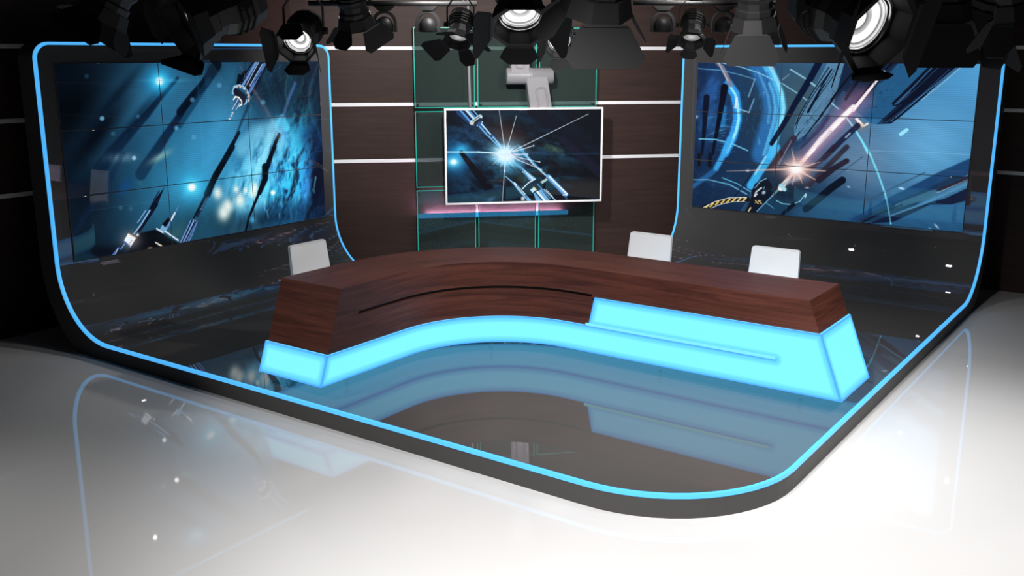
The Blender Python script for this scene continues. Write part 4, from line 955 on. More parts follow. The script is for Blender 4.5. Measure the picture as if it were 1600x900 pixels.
['l',[1322,103,1304,121],2.2,2.2,1.5,(20,52,88),.5637366614772934,1],
['l',[1207,207,1193,221],2.3,2.3,1.5,(60,120,165),.42877201163654566,1],
['l',[1143,201,1124,221],2.3,2.3,1.5,(20,52,88),.3197920572125616,1],
['l',[1090,138,1066,162],2.3,2.3,1.5,(20,52,88),.4152776477740803,1],
['l',[1185,41,1179,48],2.3,2.3,1.5,(60,120,165),.5235927010503405,1],
['p',[1524,-16,1368,-15,1329,34,1170,216,1177,231,1200,230,1099,334,1174,329,1217,294,1491,26],2.7,(7,14,34),.97,'m',.0],
['l',[1381,-1,1271,132,1188,222],6.6,6.6,2.2,(56,104,150),.9,1],
['l',[1398,16,1303,120,1231,197],3.3,3.3,2.2,(44,80,130),.9,1],
['l',[1261,150,1199,221],5.7,5.7,2.3,(50,96,140),.9,1],
['l',[1485,20,1350,147,1173,316],3.8,3.8,2.2,(80,150,205),.9,1],
['l',[1449,32,1324,165,1150,323],2.7,2.7,2.2,(50,90,150),.9,1],
['l',[1222,220,1137,306],2.9,2.9,2.3,(34,60,110),.9,1],
['l',[1524,-11,1426,86,1351,162],2.7,2.7,2.2,(110,180,230),.9,1],
['l',[1530,-5,1403,123,1326,194],2.2,2.2,2.2,(190,215,225),.9,1],
['l',[1359,62,1293,132],5.6,5.6,2.2,(20,40,74),.9,1],
['b',1106,161,.096067,-.007717,.002557,.094793,(26,70,110),.9,'m',2,0],
['b',1136,147,.193392,-.01574,.004888,.190357,(26,70,110),.9,'m',2,0],
['l',[1017,257,1040,223],2.4,2.4,1.8,(24,60,98),.8,1],
['l',[1025,255,1049,226],2.4,2.4,1.8,(24,60,98),.8,1],
['l',[1033,254,1057,228],2.4,2.4,1.8,(24,60,98),.8,1],
['l',[1041,252,1066,230],2.4,2.4,1.8,(24,60,98),.8,1],
['l',[1049,251,1074,232],2.4,2.4,1.8,(24,60,98),.8,1],
['l',[1057,250,1082,234],2.4,2.4,1.8,(24,60,98),.8,1],
['l',[1065,248,1091,236],2.4,2.4,1.8,(24,60,98),.8,1],
['l',[1073,247,1099,238],2.3,2.3,1.8,(24,60,98),.8,1],
['l',[1163,-10,1079,78,984,216],9.1,19.4,4.6,(6,8,24),.95,1],
['l',[1191,-13,1104,107],4.0,4.0,2.3,(10,20,44),.9,1],
['b',1092,319,.021391,.000139,-.003021,.064909,(60,130,180),.6,'m',1.0,0],
['l',[988,209,831,393,658,619],142.3,106.8,92.5,(190,130,170),.4,1],
['l',[1115,44,963,260],10.4,20.8,6.9,(255,240,245),1,1],
['l',[962,246,912,298,793,431,658,616],32.2,21.5,10.7,(255,250,252),1,1],
['l',[946,271,658,616],50.3,35.9,43.1,(240,170,190),.4,1],
['l',[945,261,658,616],21.5,14.4,7.2,(255,252,255),1,1],
['p',[976,309,990,303,1029,340,1052,327,1052,339,1021,358],2.4,(255,245,235),1,'m',0],
['b',1012,353,.028056,-.002152,.001874,.041632,(170,130,120),.5,'m',1.0,0],
['b',1258,371,.088095,-.007472,.004073,.085057,(150,230,250),.0,'m',1.0,0],
['l',[1233,384,1262,359],19.7,19.7,3.5,(150,232,252),1,1],
['l',[931,308,974,358],8.4,13.2,3.6,(180,225,240),.8,1],
['l',[974,358,1024,430,1065,501],10.8,12.0,3.0,(130,225,250),.95,1],
['l',[994,348,910,436,854,501,819,540],33.5,29.9,7.2,(26,30,58),.92,1],
['l',[955,392,933,417],9.6,9.6,4.8,(160,200,230),.8,1],
['l',[846,391,778,487],24.5,24.5,12.2,(150,130,160),.4,1],
['l',[870,475,796,560,725,627],30.6,18.4,8.6,(40,30,50),.75,1],
['l',[630,439,570,524,510,610],44.2,37.9,10.1,(50,44,62),.9,1],
['l',[618,452,543,608],6.3,10.1,3.8,(130,140,165),.7,1],
['l',[558,531,490,605],38.5,38.5,7.7,(40,30,38),.85,1],
['b',531,628,.02538,-.001527,.002661,.039034,(60,46,50),.8,'m',1.0,0],
['b',622,730,.009063,-.000571,.000814,.010409,(16,34,54),.92,'m',1.6,0],
['l',[693,435,638,476],31.3,25.0,6.3,(30,58,96),.8,1],
['l',[943,471,853,575,760,682,731,722],30.3,30.3,8.5,(40,34,48),.85,1],
['b',178,752,.005935,-.000287,.000771,.01001,(24,58,96),.8,'m',1.0,.8],
['l',[233,459,190,572,152,647],40.0,33.3,17.3,(60,170,240),.9,1],
['l',[132,669,0,772],34.2,27.3,16.4,(40,110,175),.7,1],
['l',[530,494,482,574,433,648,384,736],45.0,51.4,16.7,(60,185,250),.9,1],
['l',[467,555,407,663],13.0,13.0,5.2,(150,220,245),.8,1],
['l',[-1,728,106,720,247,740,360,790],6.3,9.8,4.2,(120,200,240),.7,1],
['l',[196,701,295,730,386,775],5.4,5.4,3.4,(110,210,245),.8,1],
['l',[380,671,285,810],9.3,9.3,4.0,(12,28,54),.8,1],
['l',[35,569,37,628],24.8,24.8,6.9,(14,14,24),.9,1],
['l',[109,564,109,630],27.3,27.3,6.8,(12,14,24),.9,1],
['b',359,646,.092258,-.005022,.010565,.153639,(210,225,240),.9,'m',1.0,0],
['p',[410,721,488,683,517,726,522,803,421,910,325,912,362,830,392,768],5.3,(12,20,34),.97,'m',0],
['l',[387,788,363,856,332,912],17.3,26.6,5.3,(40,76,112),.9,1],
['l',[412,747,443,705,482,684],4.0,4.0,2.0,(150,210,240),.9,1],
['l',[411,799,420,772,452,744],9.3,9.3,2.0,(215,220,230),.9,1],
['l',[414,799,427,785],6.6,6.6,2.0,(230,235,240),.9,1],
['b',468,772,.053334,-.052682,.06607,.070068,(190,215,235),.9,'m',2,0],
['l',[466,752,471,736],3.9,3.9,2.0,(120,170,210),.9,1],
['l',[78,901,155,864,252,834,368,822],30.7,32.1,2.8,(20,18,16),.98,1],
['l',[109,884,90,904],10.4,10.4,2.1,(226,196,96),.98,1],
['l',[144,868,125,888],10.3,10.3,2.1,(226,196,96),.98,1],
['l',[180,853,161,874],10.3,10.3,2.1,(226,196,96),.98,1],
['l',[217,841,198,862],10.2,10.2,2.0,(226,196,96),.98,1],
['l',[253,832,235,852],10.2,10.2,2.0,(226,196,96),.98,1],
['l',[289,824,270,844],10.1,10.1,2.0,(226,196,96),.98,1],
['l',[324,818,306,838],10.1,10.1,2.0,(226,196,96),.98,1],
['l',[357,815,339,835],10.0,10.0,2.0,(226,196,96),.98,1],
['l',[78,900,155,855,251,822,361,811],4.2,4.2,2.1,(245,245,250),.95,1],
['l',[128,901,184,872,266,846,352,837],3.5,3.5,2.1,(235,238,245),.9,1],
['l',[419,825,438,843],6.6,6.6,2.0,(230,200,100),.9,1],
['l',[439,823,458,841],6.6,6.6,2.0,(230,200,100),.9,1],
['l',[391,873,379,894],8.0,8.0,2.0,(240,225,170),.9,1],
['l',[417,841,456,822],2.7,2.7,1.5,(200,210,220),.8,1],
['p',[420,904,483,826,521,784,548,801,655,837,594,901,421,910],5.3,(22,58,88),.95,'m',0],
['l',[433,889,521,790],6.7,6.7,2.7,(120,180,215),.8,1],
['l',[484,832,525,855,539,863],3.3,3.3,2.0,(110,190,220),.9,1],
['l',[521,790,558,748,570,734],9.2,13.1,2.6,(110,170,195),.8,1],
['l',[549,814,589,830,642,830,692,808,724,760],3.9,3.9,2.0,(150,225,240),.95,1],
['b',725,770,.154667,.030625,-.011673,.064322,(200,230,245),.9,'m',2,0],
['l',[655,830,593,894],25.8,19.3,9.0,(6,16,30),.9,1],
['b',731,722,.087314,-.00581,.013698,.175239,(170,200,225),.9,'m',1.0,0],
['l',[658,616,572,737],11.4,34.3,11.4,(250,232,225),1,1],
['l',[571,721,596,743],23.3,23.3,7.8,(160,225,240),1,1],
['l',[586,713,684,663],15.5,31.0,19.4,(130,165,195),.7,1],
['b',658,616,.00999,-.000643,.000893,.013167,(190,140,140),.7,'m',1.0,0],
['b',658,616,.017316,-.001114,.001489,.021945,(245,205,195),.8,'m',1.0,0],
['l',[658,616,623,499],18.3,1.5,6.1,(240,195,180),.75,1],
['l',[658,616,703,538],18.3,1.5,6.1,(240,195,180),.75,1],
['l',[658,616,797,565],18.3,1.5,6.1,(240,195,180),.75,1],
['l',[658,616,883,616],15.9,1.5,6.1,(240,195,180),.75,1],
['l',[658,616,802,683],18.3,1.5,6.1,(240,195,180),.75,1],
['l',[658,616,702,698],18.3,1.5,6.1,(240,195,180),.75,1],
['l',[658,616,642,713],18.3,1.5,6.1,(240,195,180),.75,1],
['l',[658,616,220,658],13.4,1.5,6.1,(240,195,180),.75,1],
['l',[658,616,586,582],18.3,1.5,6.1,(240,195,180),.75,1],
['l',[658,616,628,561],12.2,1.5,6.1,(240,195,180),.75,1],
['b',658,616,.017316,-.001114,.001489,.021945,(250,225,215),.8,'m',1.0,0],
['b',658,616,.025974,-.001671,.002233,.032918,(255,255,255),1,'m',1.5,0],
['l',[949,550,879,598,797,673],30.4,36.5,4.9,(34,30,46),.95,1],
['l',[933,663,875,711,799,786,733,849],43.0,43.0,4.9,(10,18,34),.97,1],
['l',[1037,521,952,593,848,688],8.4,8.4,4.2,(60,90,120),.7,1],
['l',[1024,430,1077,506,1127,606,1170,706,1201,795,1223,891],12.0,7.2,3.6,(120,225,250),.9,1],
['p',[1607,491,1607,578,1437,684,1275,776,1066,894,987,895,1213,733,1455,577],8.8,(22,60,104),.9,'m',0],
['p',[1598,596,1528,595,1407,669,1104,840,1012,905,1237,877,1437,690,1600,613],7.8,(24,50,80),.9,'m',0],
['l',[1599,602,1516,649,1458,677],22.3,16.7,6.7,(36,38,58),.95,1],
['p',[1415,686,1442,678,1452,701,1386,742,1231,804,1240,773],4.6,(54,98,124),.95,'m',0],
['p',[1604,654,1605,724,1526,754,1421,763,1237,877,1096,903,1165,866,1415,752,1496,721],6.7,(14,24,52),.96,'m',0],
['l',[1601,630,1493,698,1387,760,1222,842],16.7,8.9,6.7,(84,140,176),.8,1],
['l',[1600,610,1449,695],3.9,3.9,2.8,(190,180,160),.6,1],
['l',[1378,588,1275,649,1187,704,1080,774],8.0,12.6,4.6,(50,84,112),.7,1],
['l',[1066,894,1163,835,1275,776],15.9,6.1,4.9,(8,18,40),.8,1],
['b',1264,685,.057055,.009604,-.032359,.16401,(190,225,240),.95,'m',2,0],
['b',972,698,.085716,.031726,-.072638,.189315,(150,190,215),.9,'m',2,0],
['b',1465,879,.043163,.033182,-.14338,.161237,(170,210,235),.8,'m',2,0],
['b',1433,897,.101317,.043174,-.092835,.189105,(120,180,210),.8,'m',1.0,0],
['l',[1176,711,1193,771,1223,891],8.3,6.0,3.0,(110,200,230),.7,1],
['l',[1070,485,1362,477,1603,477],3.6,3.6,2.4,(140,195,230),.4,1]]
ART_C = [
['f',(4,10,20),(3,8,18),(3,10,22),(1,2,6)],
['b',196,327,.003488,6.9e-05,-6.4e-05,.00404,(26,62,96),.8,'m',1.0,.8],
['b',307,755,.003283,5.5e-05,-.000156,.006562,(20,52,80),.75,'m',1.0,.8],
['b',936,114,.002197,.000861,-.002045,.005835,(12,34,54),.8,'m',1.0,.8],
['b',1138,405,.002594,.000474,-.001288,.007092,(18,50,70),.8,'m',1.0,.9],
['b',1276,727,.003628,.000301,-.001161,.011047,(12,34,54),.6,'m',1.0,.9],
['b',474,72,.004782,5.8e-05,-8.1e-05,.007416,(24,46,60),.7,'m',1.0,.6],
['b',1084,379,.007697,.002977,-.012094,.033937,(90,110,70),.6,'m',1.0,.8],
['b',774,677,.010595,.006578,-.009676,.016949,(70,90,70),.5,'m',1.0,0],
['b',1290,675,.006072,.000276,-.004601,.064745,(26,70,100),.5,'m',1.0,0],
['l',[883,2,1136,179,1604,579],114.9,76.6,51.0,(6,10,24),.85,1],
['l',[1204,292,1383,460,1605,631],65.2,104.2,31.3,(18,20,40),.85,1],
['l',[936,3,1601,400],76.7,76.7,51.1,(8,12,30),.6,1],
['b',1457,834,.003616,-5.4e-05,-.000237,.009609,(0,0,0),.9,'m',1.0,0],
['b',617,271,.00433,.002718,-.003886,.006937,(80,44,34),.75,'m',1.0,0],
['b',722,385,.009202,.005749,-.004304,.007657,(56,30,26),.8,'m',1.0,0],
['b',89,461,.006394,.000146,-.000123,.006696,(30,140,210),.9,'m',1.0,0],
['b',149,382,.017053,.000361,-.00034,.020156,(60,190,240),.9,'m',1.0,0],
['b',69,498,.015342,.000358,-.000382,.020053,(120,235,255),.95,'m',1.0,0],
['b',69,496,.031964,.000745,-.000762,.040112,(255,255,255),1,'m',1.5,0],
['l',[149,407,322,629,426,758,531,901],43.3,114.5,15.3,(5,6,16),.97,1],
['b',451,874,.017175,-.008031,.014903,.03556,(60,110,150),.7,'m',1.0,0],
['l',[-7,398,312,404,536,417],10.1,15.2,6.3,(190,240,255),.95,1],
['l',[164,-4,279,94],131.3,118.8,7.5,(30,60,110),1,1],
['l',[146,1,243,108],17.5,17.5,3.8,(90,160,220),1,1],
['l',[165,-11,261,95],12.5,12.5,3.8,(10,18,36),1,1],
['l',[184,-22,279,82],20.0,20.0,3.8,(200,230,245),1,1],
['l',[200,-33,295,70],12.5,12.5,3.8,(90,150,210),1,1],
['l',[215,-42,308,60],15.0,15.0,3.8,(8,14,28),1,1],
['l',[228,-50,320,52],10.0,10.0,3.8,(120,180,230),1,1],
['l',[259,118,344,64],45.4,45.4,6.3,(190,215,230),1,1],
['l',[265,106,338,58],7.6,7.6,3.8,(40,44,60),1,1],
['l',[278,133,346,88],6.3,6.3,3.8,(60,60,80),.9,1],
['b',268,123,.076973,.001385,-.000979,.081637,(230,200,140),.9,'m',1.0,0],
['l',[301,125,346,95],42.9,42.9,6.3,(34,38,56),1,1],
['l',[317,146,363,117],17.7,17.7,5.1,(235,245,255),1,1],
['l',[343,138,407,219,472,269,550,357],58.2,37.9,5.1,(40,90,150),1,1],
['l',[356,132,433,219,563,358],12.6,10.1,3.8,(200,235,250),1,1],
['l',[336,156,407,231,524,344],10.1,10.1,3.8,(120,190,235),1,1],
['b',394,194,.044422,.048455,-.091382,.094311,(6,12,26),1,'m',2,0],
['b',426,231,.04429,.048285,-.091243,.09414,(6,12,26),1,'m',2,0],
['b',459,250,.044198,.048164,-.091119,.094067,(6,12,26),1,'m',2,0],
['b',485,288,.044077,.048008,-.091001,.093891,(6,12,26),1,'m',2,0],
['p',[787,767,895,679,1031,670,1250,881,1251,901,882,898],7.9,(4,8,18),.98,'m',0],
['l',[668,485,801,601,909,680],28.5,20.7,6.5,(120,180,225),.95,1],
['l',[788,601,882,679],26.1,26.1,5.2,(210,235,250),.9,1],
['l',[695,498,801,614],7.8,7.8,3.9,(10,20,40),.9,1],
['l',[801,614,868,704],15.7,15.7,5.2,(90,150,200),.9,1],
['l',[749,361,802,437,855,488,936,566,1031,650],33.6,18.1,10.3,(90,190,240),.85,1],
['l',[802,424,882,527,1017,644],6.5,6.5,2.6,(230,245,255),.95,1],
['l',[1051,664,1140,749,1243,842],52.7,39.5,5.3,(110,170,225),1,1],
['l',[1058,657,1247,836],11.9,11.9,4.0,(245,252,255),1,1],
['l',[1031,670,1251,888],10.5,10.5,4.0,(60,100,160),1,1],
['l',[1209,848,1250,842],10.7,10.7,4.0,(230,240,250),1,1],
['l',[781,773,841,717,909,682],10.5,10.5,3.9,(225,238,250),1,1],
['l',[603,648,680,713,747,791,855,897],7.8,31.2,5.2,(130,190,235),1,1],
['l',[694,713,801,831],13.1,18.3,3.9,(225,242,255),1,1],
['l',[720,739,828,870],6.6,6.6,2.6,(10,16,34),1,1],
['p',[966,709,1025,676,1044,693,988,730],4.0,(150,200,215),1,'m',0],
['l',[971,714,1028,682],5.3,5.3,2.6,(230,190,90),1,1],
['p',[858,787,902,759,929,785,885,818],4.0,(190,225,240),1,'m',0],
['l',[895,759,929,789],6.6,6.6,2.6,(230,190,110),1,1],
['p',[895,821,977,784,1072,903,923,905],5.3,(110,170,215),1,'m',0],
['l',[936,809,1018,901],18.5,18.5,4.0,(225,242,255),1,1],
['l',[909,808,991,900],10.6,10.6,4.0,(16,30,56),1,1],
['l',[1004,785,1127,898],9.3,9.3,4.0,(170,210,235),1,1],
['l',[936,732,1072,877],10.5,10.5,4.0,(90,140,190),1,1],
['l',[1031,792,1100,864],5.3,5.3,2.6,(240,250,255),.9,1],
['b',783,873,.046238,.000162,-.001109,.043106,(190,205,220),1,'m',2,0],
['b',855,899,.030725,4.7e-05,-.002532,.096731,(70,130,190),1,'m',1.0,0],
['b',609,446,.004687,.001856,-.002464,.006788,(60,170,235),.7,'m',1.0,.4],
['b',615,484,.007524,6.2e-05,-.000164,.008835,(110,210,250),.7,'m',1.0,.7],
['b',589,427,.007794,.001528,-.00193,.010463,(190,240,255),.9,'m',1.0,0],
['b',602,436,.011933,.002336,-.003148,.017047,(255,255,255),1,'m',1.5,0],
['l',[600,433,746,444],15.5,1.3,3.9,(220,245,255),.8,1],
['l',[600,433,708,458],15.5,1.3,3.9,(220,245,255),.8,1],
['l',[600,433,726,477],15.5,1.3,3.9,(220,245,255),.8,1],
['l',[600,433,698,490],15.5,1.3,3.9,(220,245,255),.8,1],
['l',[600,433,703,521],15.5,1.3,3.9,(220,245,255),.8,1],
['l',[600,433,678,532],15.5,1.3,3.9,(220,245,255),.8,1],
['l',[600,433,676,556],15.5,1.3,3.9,(220,245,255),.8,1],
['l',[600,433,626,541],15.5,1.3,3.9,(220,245,255),.8,1],
['l',[600,433,601,578],15.5,1.3,3.9,(220,245,255),.8,1],
['l',[600,433,592,558],15.5,1.3,3.9,(220,245,255),.8,1],
['l',[600,433,543,571],15.5,1.3,3.9,(220,245,255),.8,1],
['l',[600,433,544,515],15.5,1.3,3.9,(220,245,255),.8,1],
['l',[600,433,511,525],15.5,1.3,3.9,(220,245,255),.8,1],
['l',[600,433,464,530],15.5,1.3,3.9,(220,245,255),.8,1],
['l',[600,433,495,486],15.5,1.3,3.9,(220,245,255),.8,1],
['l',[600,433,453,476],15.5,1.3,3.9,(220,245,255),.8,1],
['l',[600,433,448,444],15.5,1.3,3.9,(220,245,255),.8,1],
['l',[600,433,420,435],15.5,1.3,3.9,(220,245,255),.8,1],
['l',[600,433,443,407],15.5,1.3,3.9,(220,245,255),.8,1],
['l',[600,433,485,396],15.5,1.3,3.9,(220,245,255),.8,1],
['l',[600,433,461,357],15.5,1.3,3.9,(220,245,255),.8,1],
['l',[600,433,491,359],15.5,1.3,3.9,(220,245,255),.8,1],
['l',[600,433,526,357],15.5,1.3,3.9,(220,245,255),.8,1],
['l',[600,433,512,304],15.5,1.3,3.9,(220,245,255),.8,1],
['l',[600,433,571,326],15.5,1.3,3.9,(220,245,255),.8,1],
['l',[600,433,594,346],15.5,1.3,3.9,(220,245,255),.8,1],
['l',[600,433,624,316],15.5,1.3,3.9,(220,245,255),.8,1],
['l',[600,433,642,337],15.5,1.3,3.9,(220,245,255),.8,1],
['l',[600,433,658,337],15.5,1.3,3.9,(220,245,255),.8,1],
['l',[600,433,693,350],15.5,1.3,3.9,(220,245,255),.8,1],
['l',[600,433,735,337],15.5,1.3,3.9,(220,245,255),.8,1],
['l',[600,433,721,383],15.5,1.3,3.9,(220,245,255),.8,1],
['l',[600,433,757,383],15.5,1.3,3.9,(220,245,255),.8,1],
['l',[600,433,733,408],15.5,1.3,3.9,(220,245,255),.8,1],
['l',[602,433,538,2],8.3,4.1,3.2,(215,235,250),.85,1],
['b',538,2,.109258,.001144,-.00113,.116861,(235,245,255),.3,'m',1.5,0],
['l',[602,433,713,62],8.3,4.1,3.2,(215,235,250),.85,1],
['b',713,62,.108375,.0006,-.001249,.116096,(235,245,255),.3,'m',1.5,0],
['l',[602,433,1461,48],8.3,4.1,3.2,(215,235,250),.85,1],
['b',1461,48,.105525,-.001627,-.001186,.114653,(235,245,255),.3,'m',1.5,0],
['l',[602,433,893,350],12.4,6.2,3.2,(215,235,250),.85,1],
['b',893,350,.106807,5.3e-05,-.001826,.113877,(235,245,255),.8,'m',1.5,0],
['l',[602,433,829,433],12.4,6.2,3.2,(215,235,250),.85,1],
['b',829,433,.106807,.000244,-.001996,.11348,(235,245,255),.8,'m',1.5,0],
['l',[602,433,956,513],10.3,5.2,3.2,(215,235,250),.85,1],
['b',956,513,.106086,-.000133,-.002143,.112731,(235,245,255),.8,'m',1.5,0],
['l',[602,433,976,589],10.3,5.2,3.2,(215,235,250),.85,1],
['b',976,589,.105785,-.000191,-.00229,.112216,(235,245,255),.8,'m',1.5,0],
['l',[602,433,569,892],8.3,4.1,3.2,(215,235,250),.85,1],
['b',569,892,.106442,.000997,-.002909,.111136,(235,245,255),.3,'m',1.5,0],
['l',[602,433,326,403],14.4,7.2,3.2,(215,235,250),.85,1],
['b',326,403,.108858,.001768,-.001972,.11468,(235,245,255),.8,'m',1.5,0],
['l',[602,433,594,594],12.4,6.2,3.2,(215,235,250),.85,1],
['b',594,594,.107229,.000937,-.002332,.112932,(235,245,255),.8,'m',1.5,0],
['l',[669,428,936,566],6.5,3.9,3.9,(180,130,190),.7,1],
['l',[669,417,735,410,1070,436,1602,438],18.1,10.3,12.9,(30,90,140),.35,1]]


# ------------------------------------------------------------------ room shell
def struct(o): o['kind'] = 'structure'; return o
bm = bmesh.new(); box(bm, -0.71, 14, -10, 6.81, ZF-.1, ZF); struct(finish(bm, 'floor', M['floor']))
bm = bmesh.new(); box(bm, -0.9, 14, -10, 7.0, ZC, ZC+.1); struct(finish(bm, 'ceiling', M['ceiling']))
bm = bmesh.new(); box(bm, -0.91, -0.71, -10, 3.31, ZF, ZC); struct(finish(bm, 'wall_left', M['wall']))
bm = bmesh.new(); box(bm, 2.79, 14, 6.81, 7.01, ZF, ZC); struct(finish(bm, 'wall_right', M['wall']))
# diagonal wall across the back corner, modelled along its own x axis
DIAG = Matrix.Translation((-0.71, 3.31, 0)) @ Matrix.Rotation(math.radians(45), 4, 'Z')   # local x along the wall, local -y into the room
LD = 3.5*math.sqrt(2)
bm = bmesh.new(); box(bm, -.08, LD+.08, 0, .2, ZF, ZC); w = struct(finish(bm, 'wall_back', M['wall'])); w.matrix_world = DIAG

def strip(name, x0, x1, z, mtx):
    bm = bmesh.new(); box(bm, x0, x1, -.012, .004, z-.019, z+.019, None, .003)
    o = struct(finish(bm, name, M['strip'])); o.matrix_world = mtx
MLEFT = Matrix.Translation((-0.71, 3.31, 0)) @ Matrix.Rotation(math.radians(90), 4, 'Z')
MRIGHT = Matrix.Translation((2.79, 6.81, 0))
k = 1
for z in (2.333, 1.72, 1.094):
    strip('trim_%d' % k, .0, LD, z, DIAG); k += 1
    strip('trim_%d' % k, -13, 0, z, MLEFT); k += 1
    strip('trim_%d' % k, 0, 11, z, MRIGHT); k += 1

# ------------------------------------------------------------------ the stage: floor slab with two curved-up screen walls
stage = empty('stage_set', (SX/2, TY/2, ZF))
tag(stage, 'dark glossy stage whose floor curves up into two tall screen walls, edged with blue light', 'stage')
def P_left(u, v, z): return Vector((u, v, z))           # u from the wall plane, v from the outer edge
def P_right(u, v, z): return Vector((SX-v, TY-u, z))
RC = 0.86   # rounded front corner
fc = [(SX-RC+RC*math.sin(a), RC-RC*math.cos(a)) for a in [i*math.pi/2/14 for i in range(15)]]
inner = [(RI-RI*math.cos(a), RI-RI*math.sin(a)) for a in [i*math.pi/2/64 for i in range(65)]]  # (u, z) from wall to floor
aend = math.asin((RI-ZF)/RO)
outer = [(RI-RO*math.cos(a), RI-RO*math.sin(a)) for a in [aend*i/18 for i in range(19)]]
bm = bmesh.new()
poly = [(RI, 0)]+fc+[(SX, TY-RI), (XR, TY-RI), (XR, YL), (RI, YL)]
prism(bm, poly, lambda p, s: (p[0], p[1], 0 if s == 0 else ZF))
for P, V in ((P_left, YL), (P_right, SX-XR)):
    # bent part
    sec = inner+[(RI, ZF)]+outer[::-1]
    prism(bm, sec, lambda p, s: P(p[0], V*s, p[1]))
    # flat upright part with rounded top corners
    rt = 0.13
    up = [(0, RI), (0, HT-rt)]+[(rt-rt*math.cos(a), HT-rt+rt*math.sin(a)) for a in [i*math.pi/16 for i in range(1, 8)]]+[(rt, HT)]
    up += [(V-rt+rt*math.sin(a), HT-rt+rt*math.cos(a)) for a in [i*math.pi/16 for i in range(0, 9)]]+[(V, RI)]
    prism(bm, up, lambda p, s: P(0 if s == 0 else -(RO-RI), p[0], p[1]))
body = finish(bm, 'stage_body', M['stage'], stage)
body.data.materials.append(M['stage_side'])
for p in body.data.polygons:
    n = p.normal; c = p.center
    lit = (n.z > .9 and abs(c.z) < .01) or (n.x > .2 and c.x < RI+.01 and c.y > .001) or (n.y < -.2 and c.y > TY-RI-.01 and n.z >= -.001 and c.z > -.001)
    if c.x < .3 and c.y < .001: lit = False
    p.material_index = 0 if lit else 1
body.matrix_parent_inverse = stage.matrix_world.inverted()
body.location = (-SX/2, -TY/2, -ZF)

# neon strip: rectangular bar wrapping the rim
path = []   # (point, surface normal, outward)
def addp(p, n, o): path.append((Vector(p), Vector(n).normalized(), Vector(o).normalized()))
def wing(P, V, rev):
    pts = []
    rt = 0.13
    D = lambda du, dv, dz: P(du, dv, dz)-P(0, 0, 0)
    for i in range(18, -1, -1):
        a = i*math.pi/2/18
        pts.append((P(RI-RI*math.cos(a), 0, RI-RI*math.sin(a)), D(math.cos(a), 0, math.sin(a)), D(0, -1, 0)))
    for i in range(0, 9):
        a = i*math.pi/16
        pts.append((P(0, rt-rt*math.cos(a), HT-rt+rt*math.sin(a)), D(1, 0, 0), D(0, -math.cos(a), math.sin(a))))
    for i in range(0, 9):
        a = i*math.pi/16
        pts.append((P(0, V-rt+rt*math.sin(a), HT-rt+rt*math.cos(a)), D(1, 0, 0), D(0, math.sin(a), math.cos(a))))
    for i in range(0, 19):
        a = i*math.pi/2/18
        pts.append((P(RI-RI*math.cos(a), V, RI-RI*math.sin(a)), D(math.cos(a), 0, math.sin(a)), D(0, 1, 0)))
    if rev: pts.reverse()
    for t in pts: addp(*t)
# loop: notch corner -> up the inner edge of the left wing -> over the top -> down its outer edge -> front -> right wing
wing(P_left, YL, True)
for x, y in fc: addp((x, y, 0), (0, 0, 1), (x-(SX-RC), y-RC, 0))
wing(P_right, SX-XR, False)
addp((XR, YL, 0), (0, 0, 1), (-1, 1, 0))
bm = bmesh.new(); rings = []
WN, HN = 0.020, 0.022
for p, n, o in path:
    rings.append([bm.verts.new(p+n*a+o*b) for a, b in ((.003, -WN), (.003, .003), (-HN, .003), (-HN, -WN))])
for i in range(len(rings)):
    a, b = rings[i], rings[(i+1) % len(rings)]
    for k in range(4): bm.faces.new((a[k], a[(k+1) % 4], b[(k+1) % 4], b[k]))
neon = finish(bm, 'edge_light_strip', M['neon'], stage, label='thin glowing blue strip along the rim')
neon.location = (-SX/2, -TY/2, -ZF)

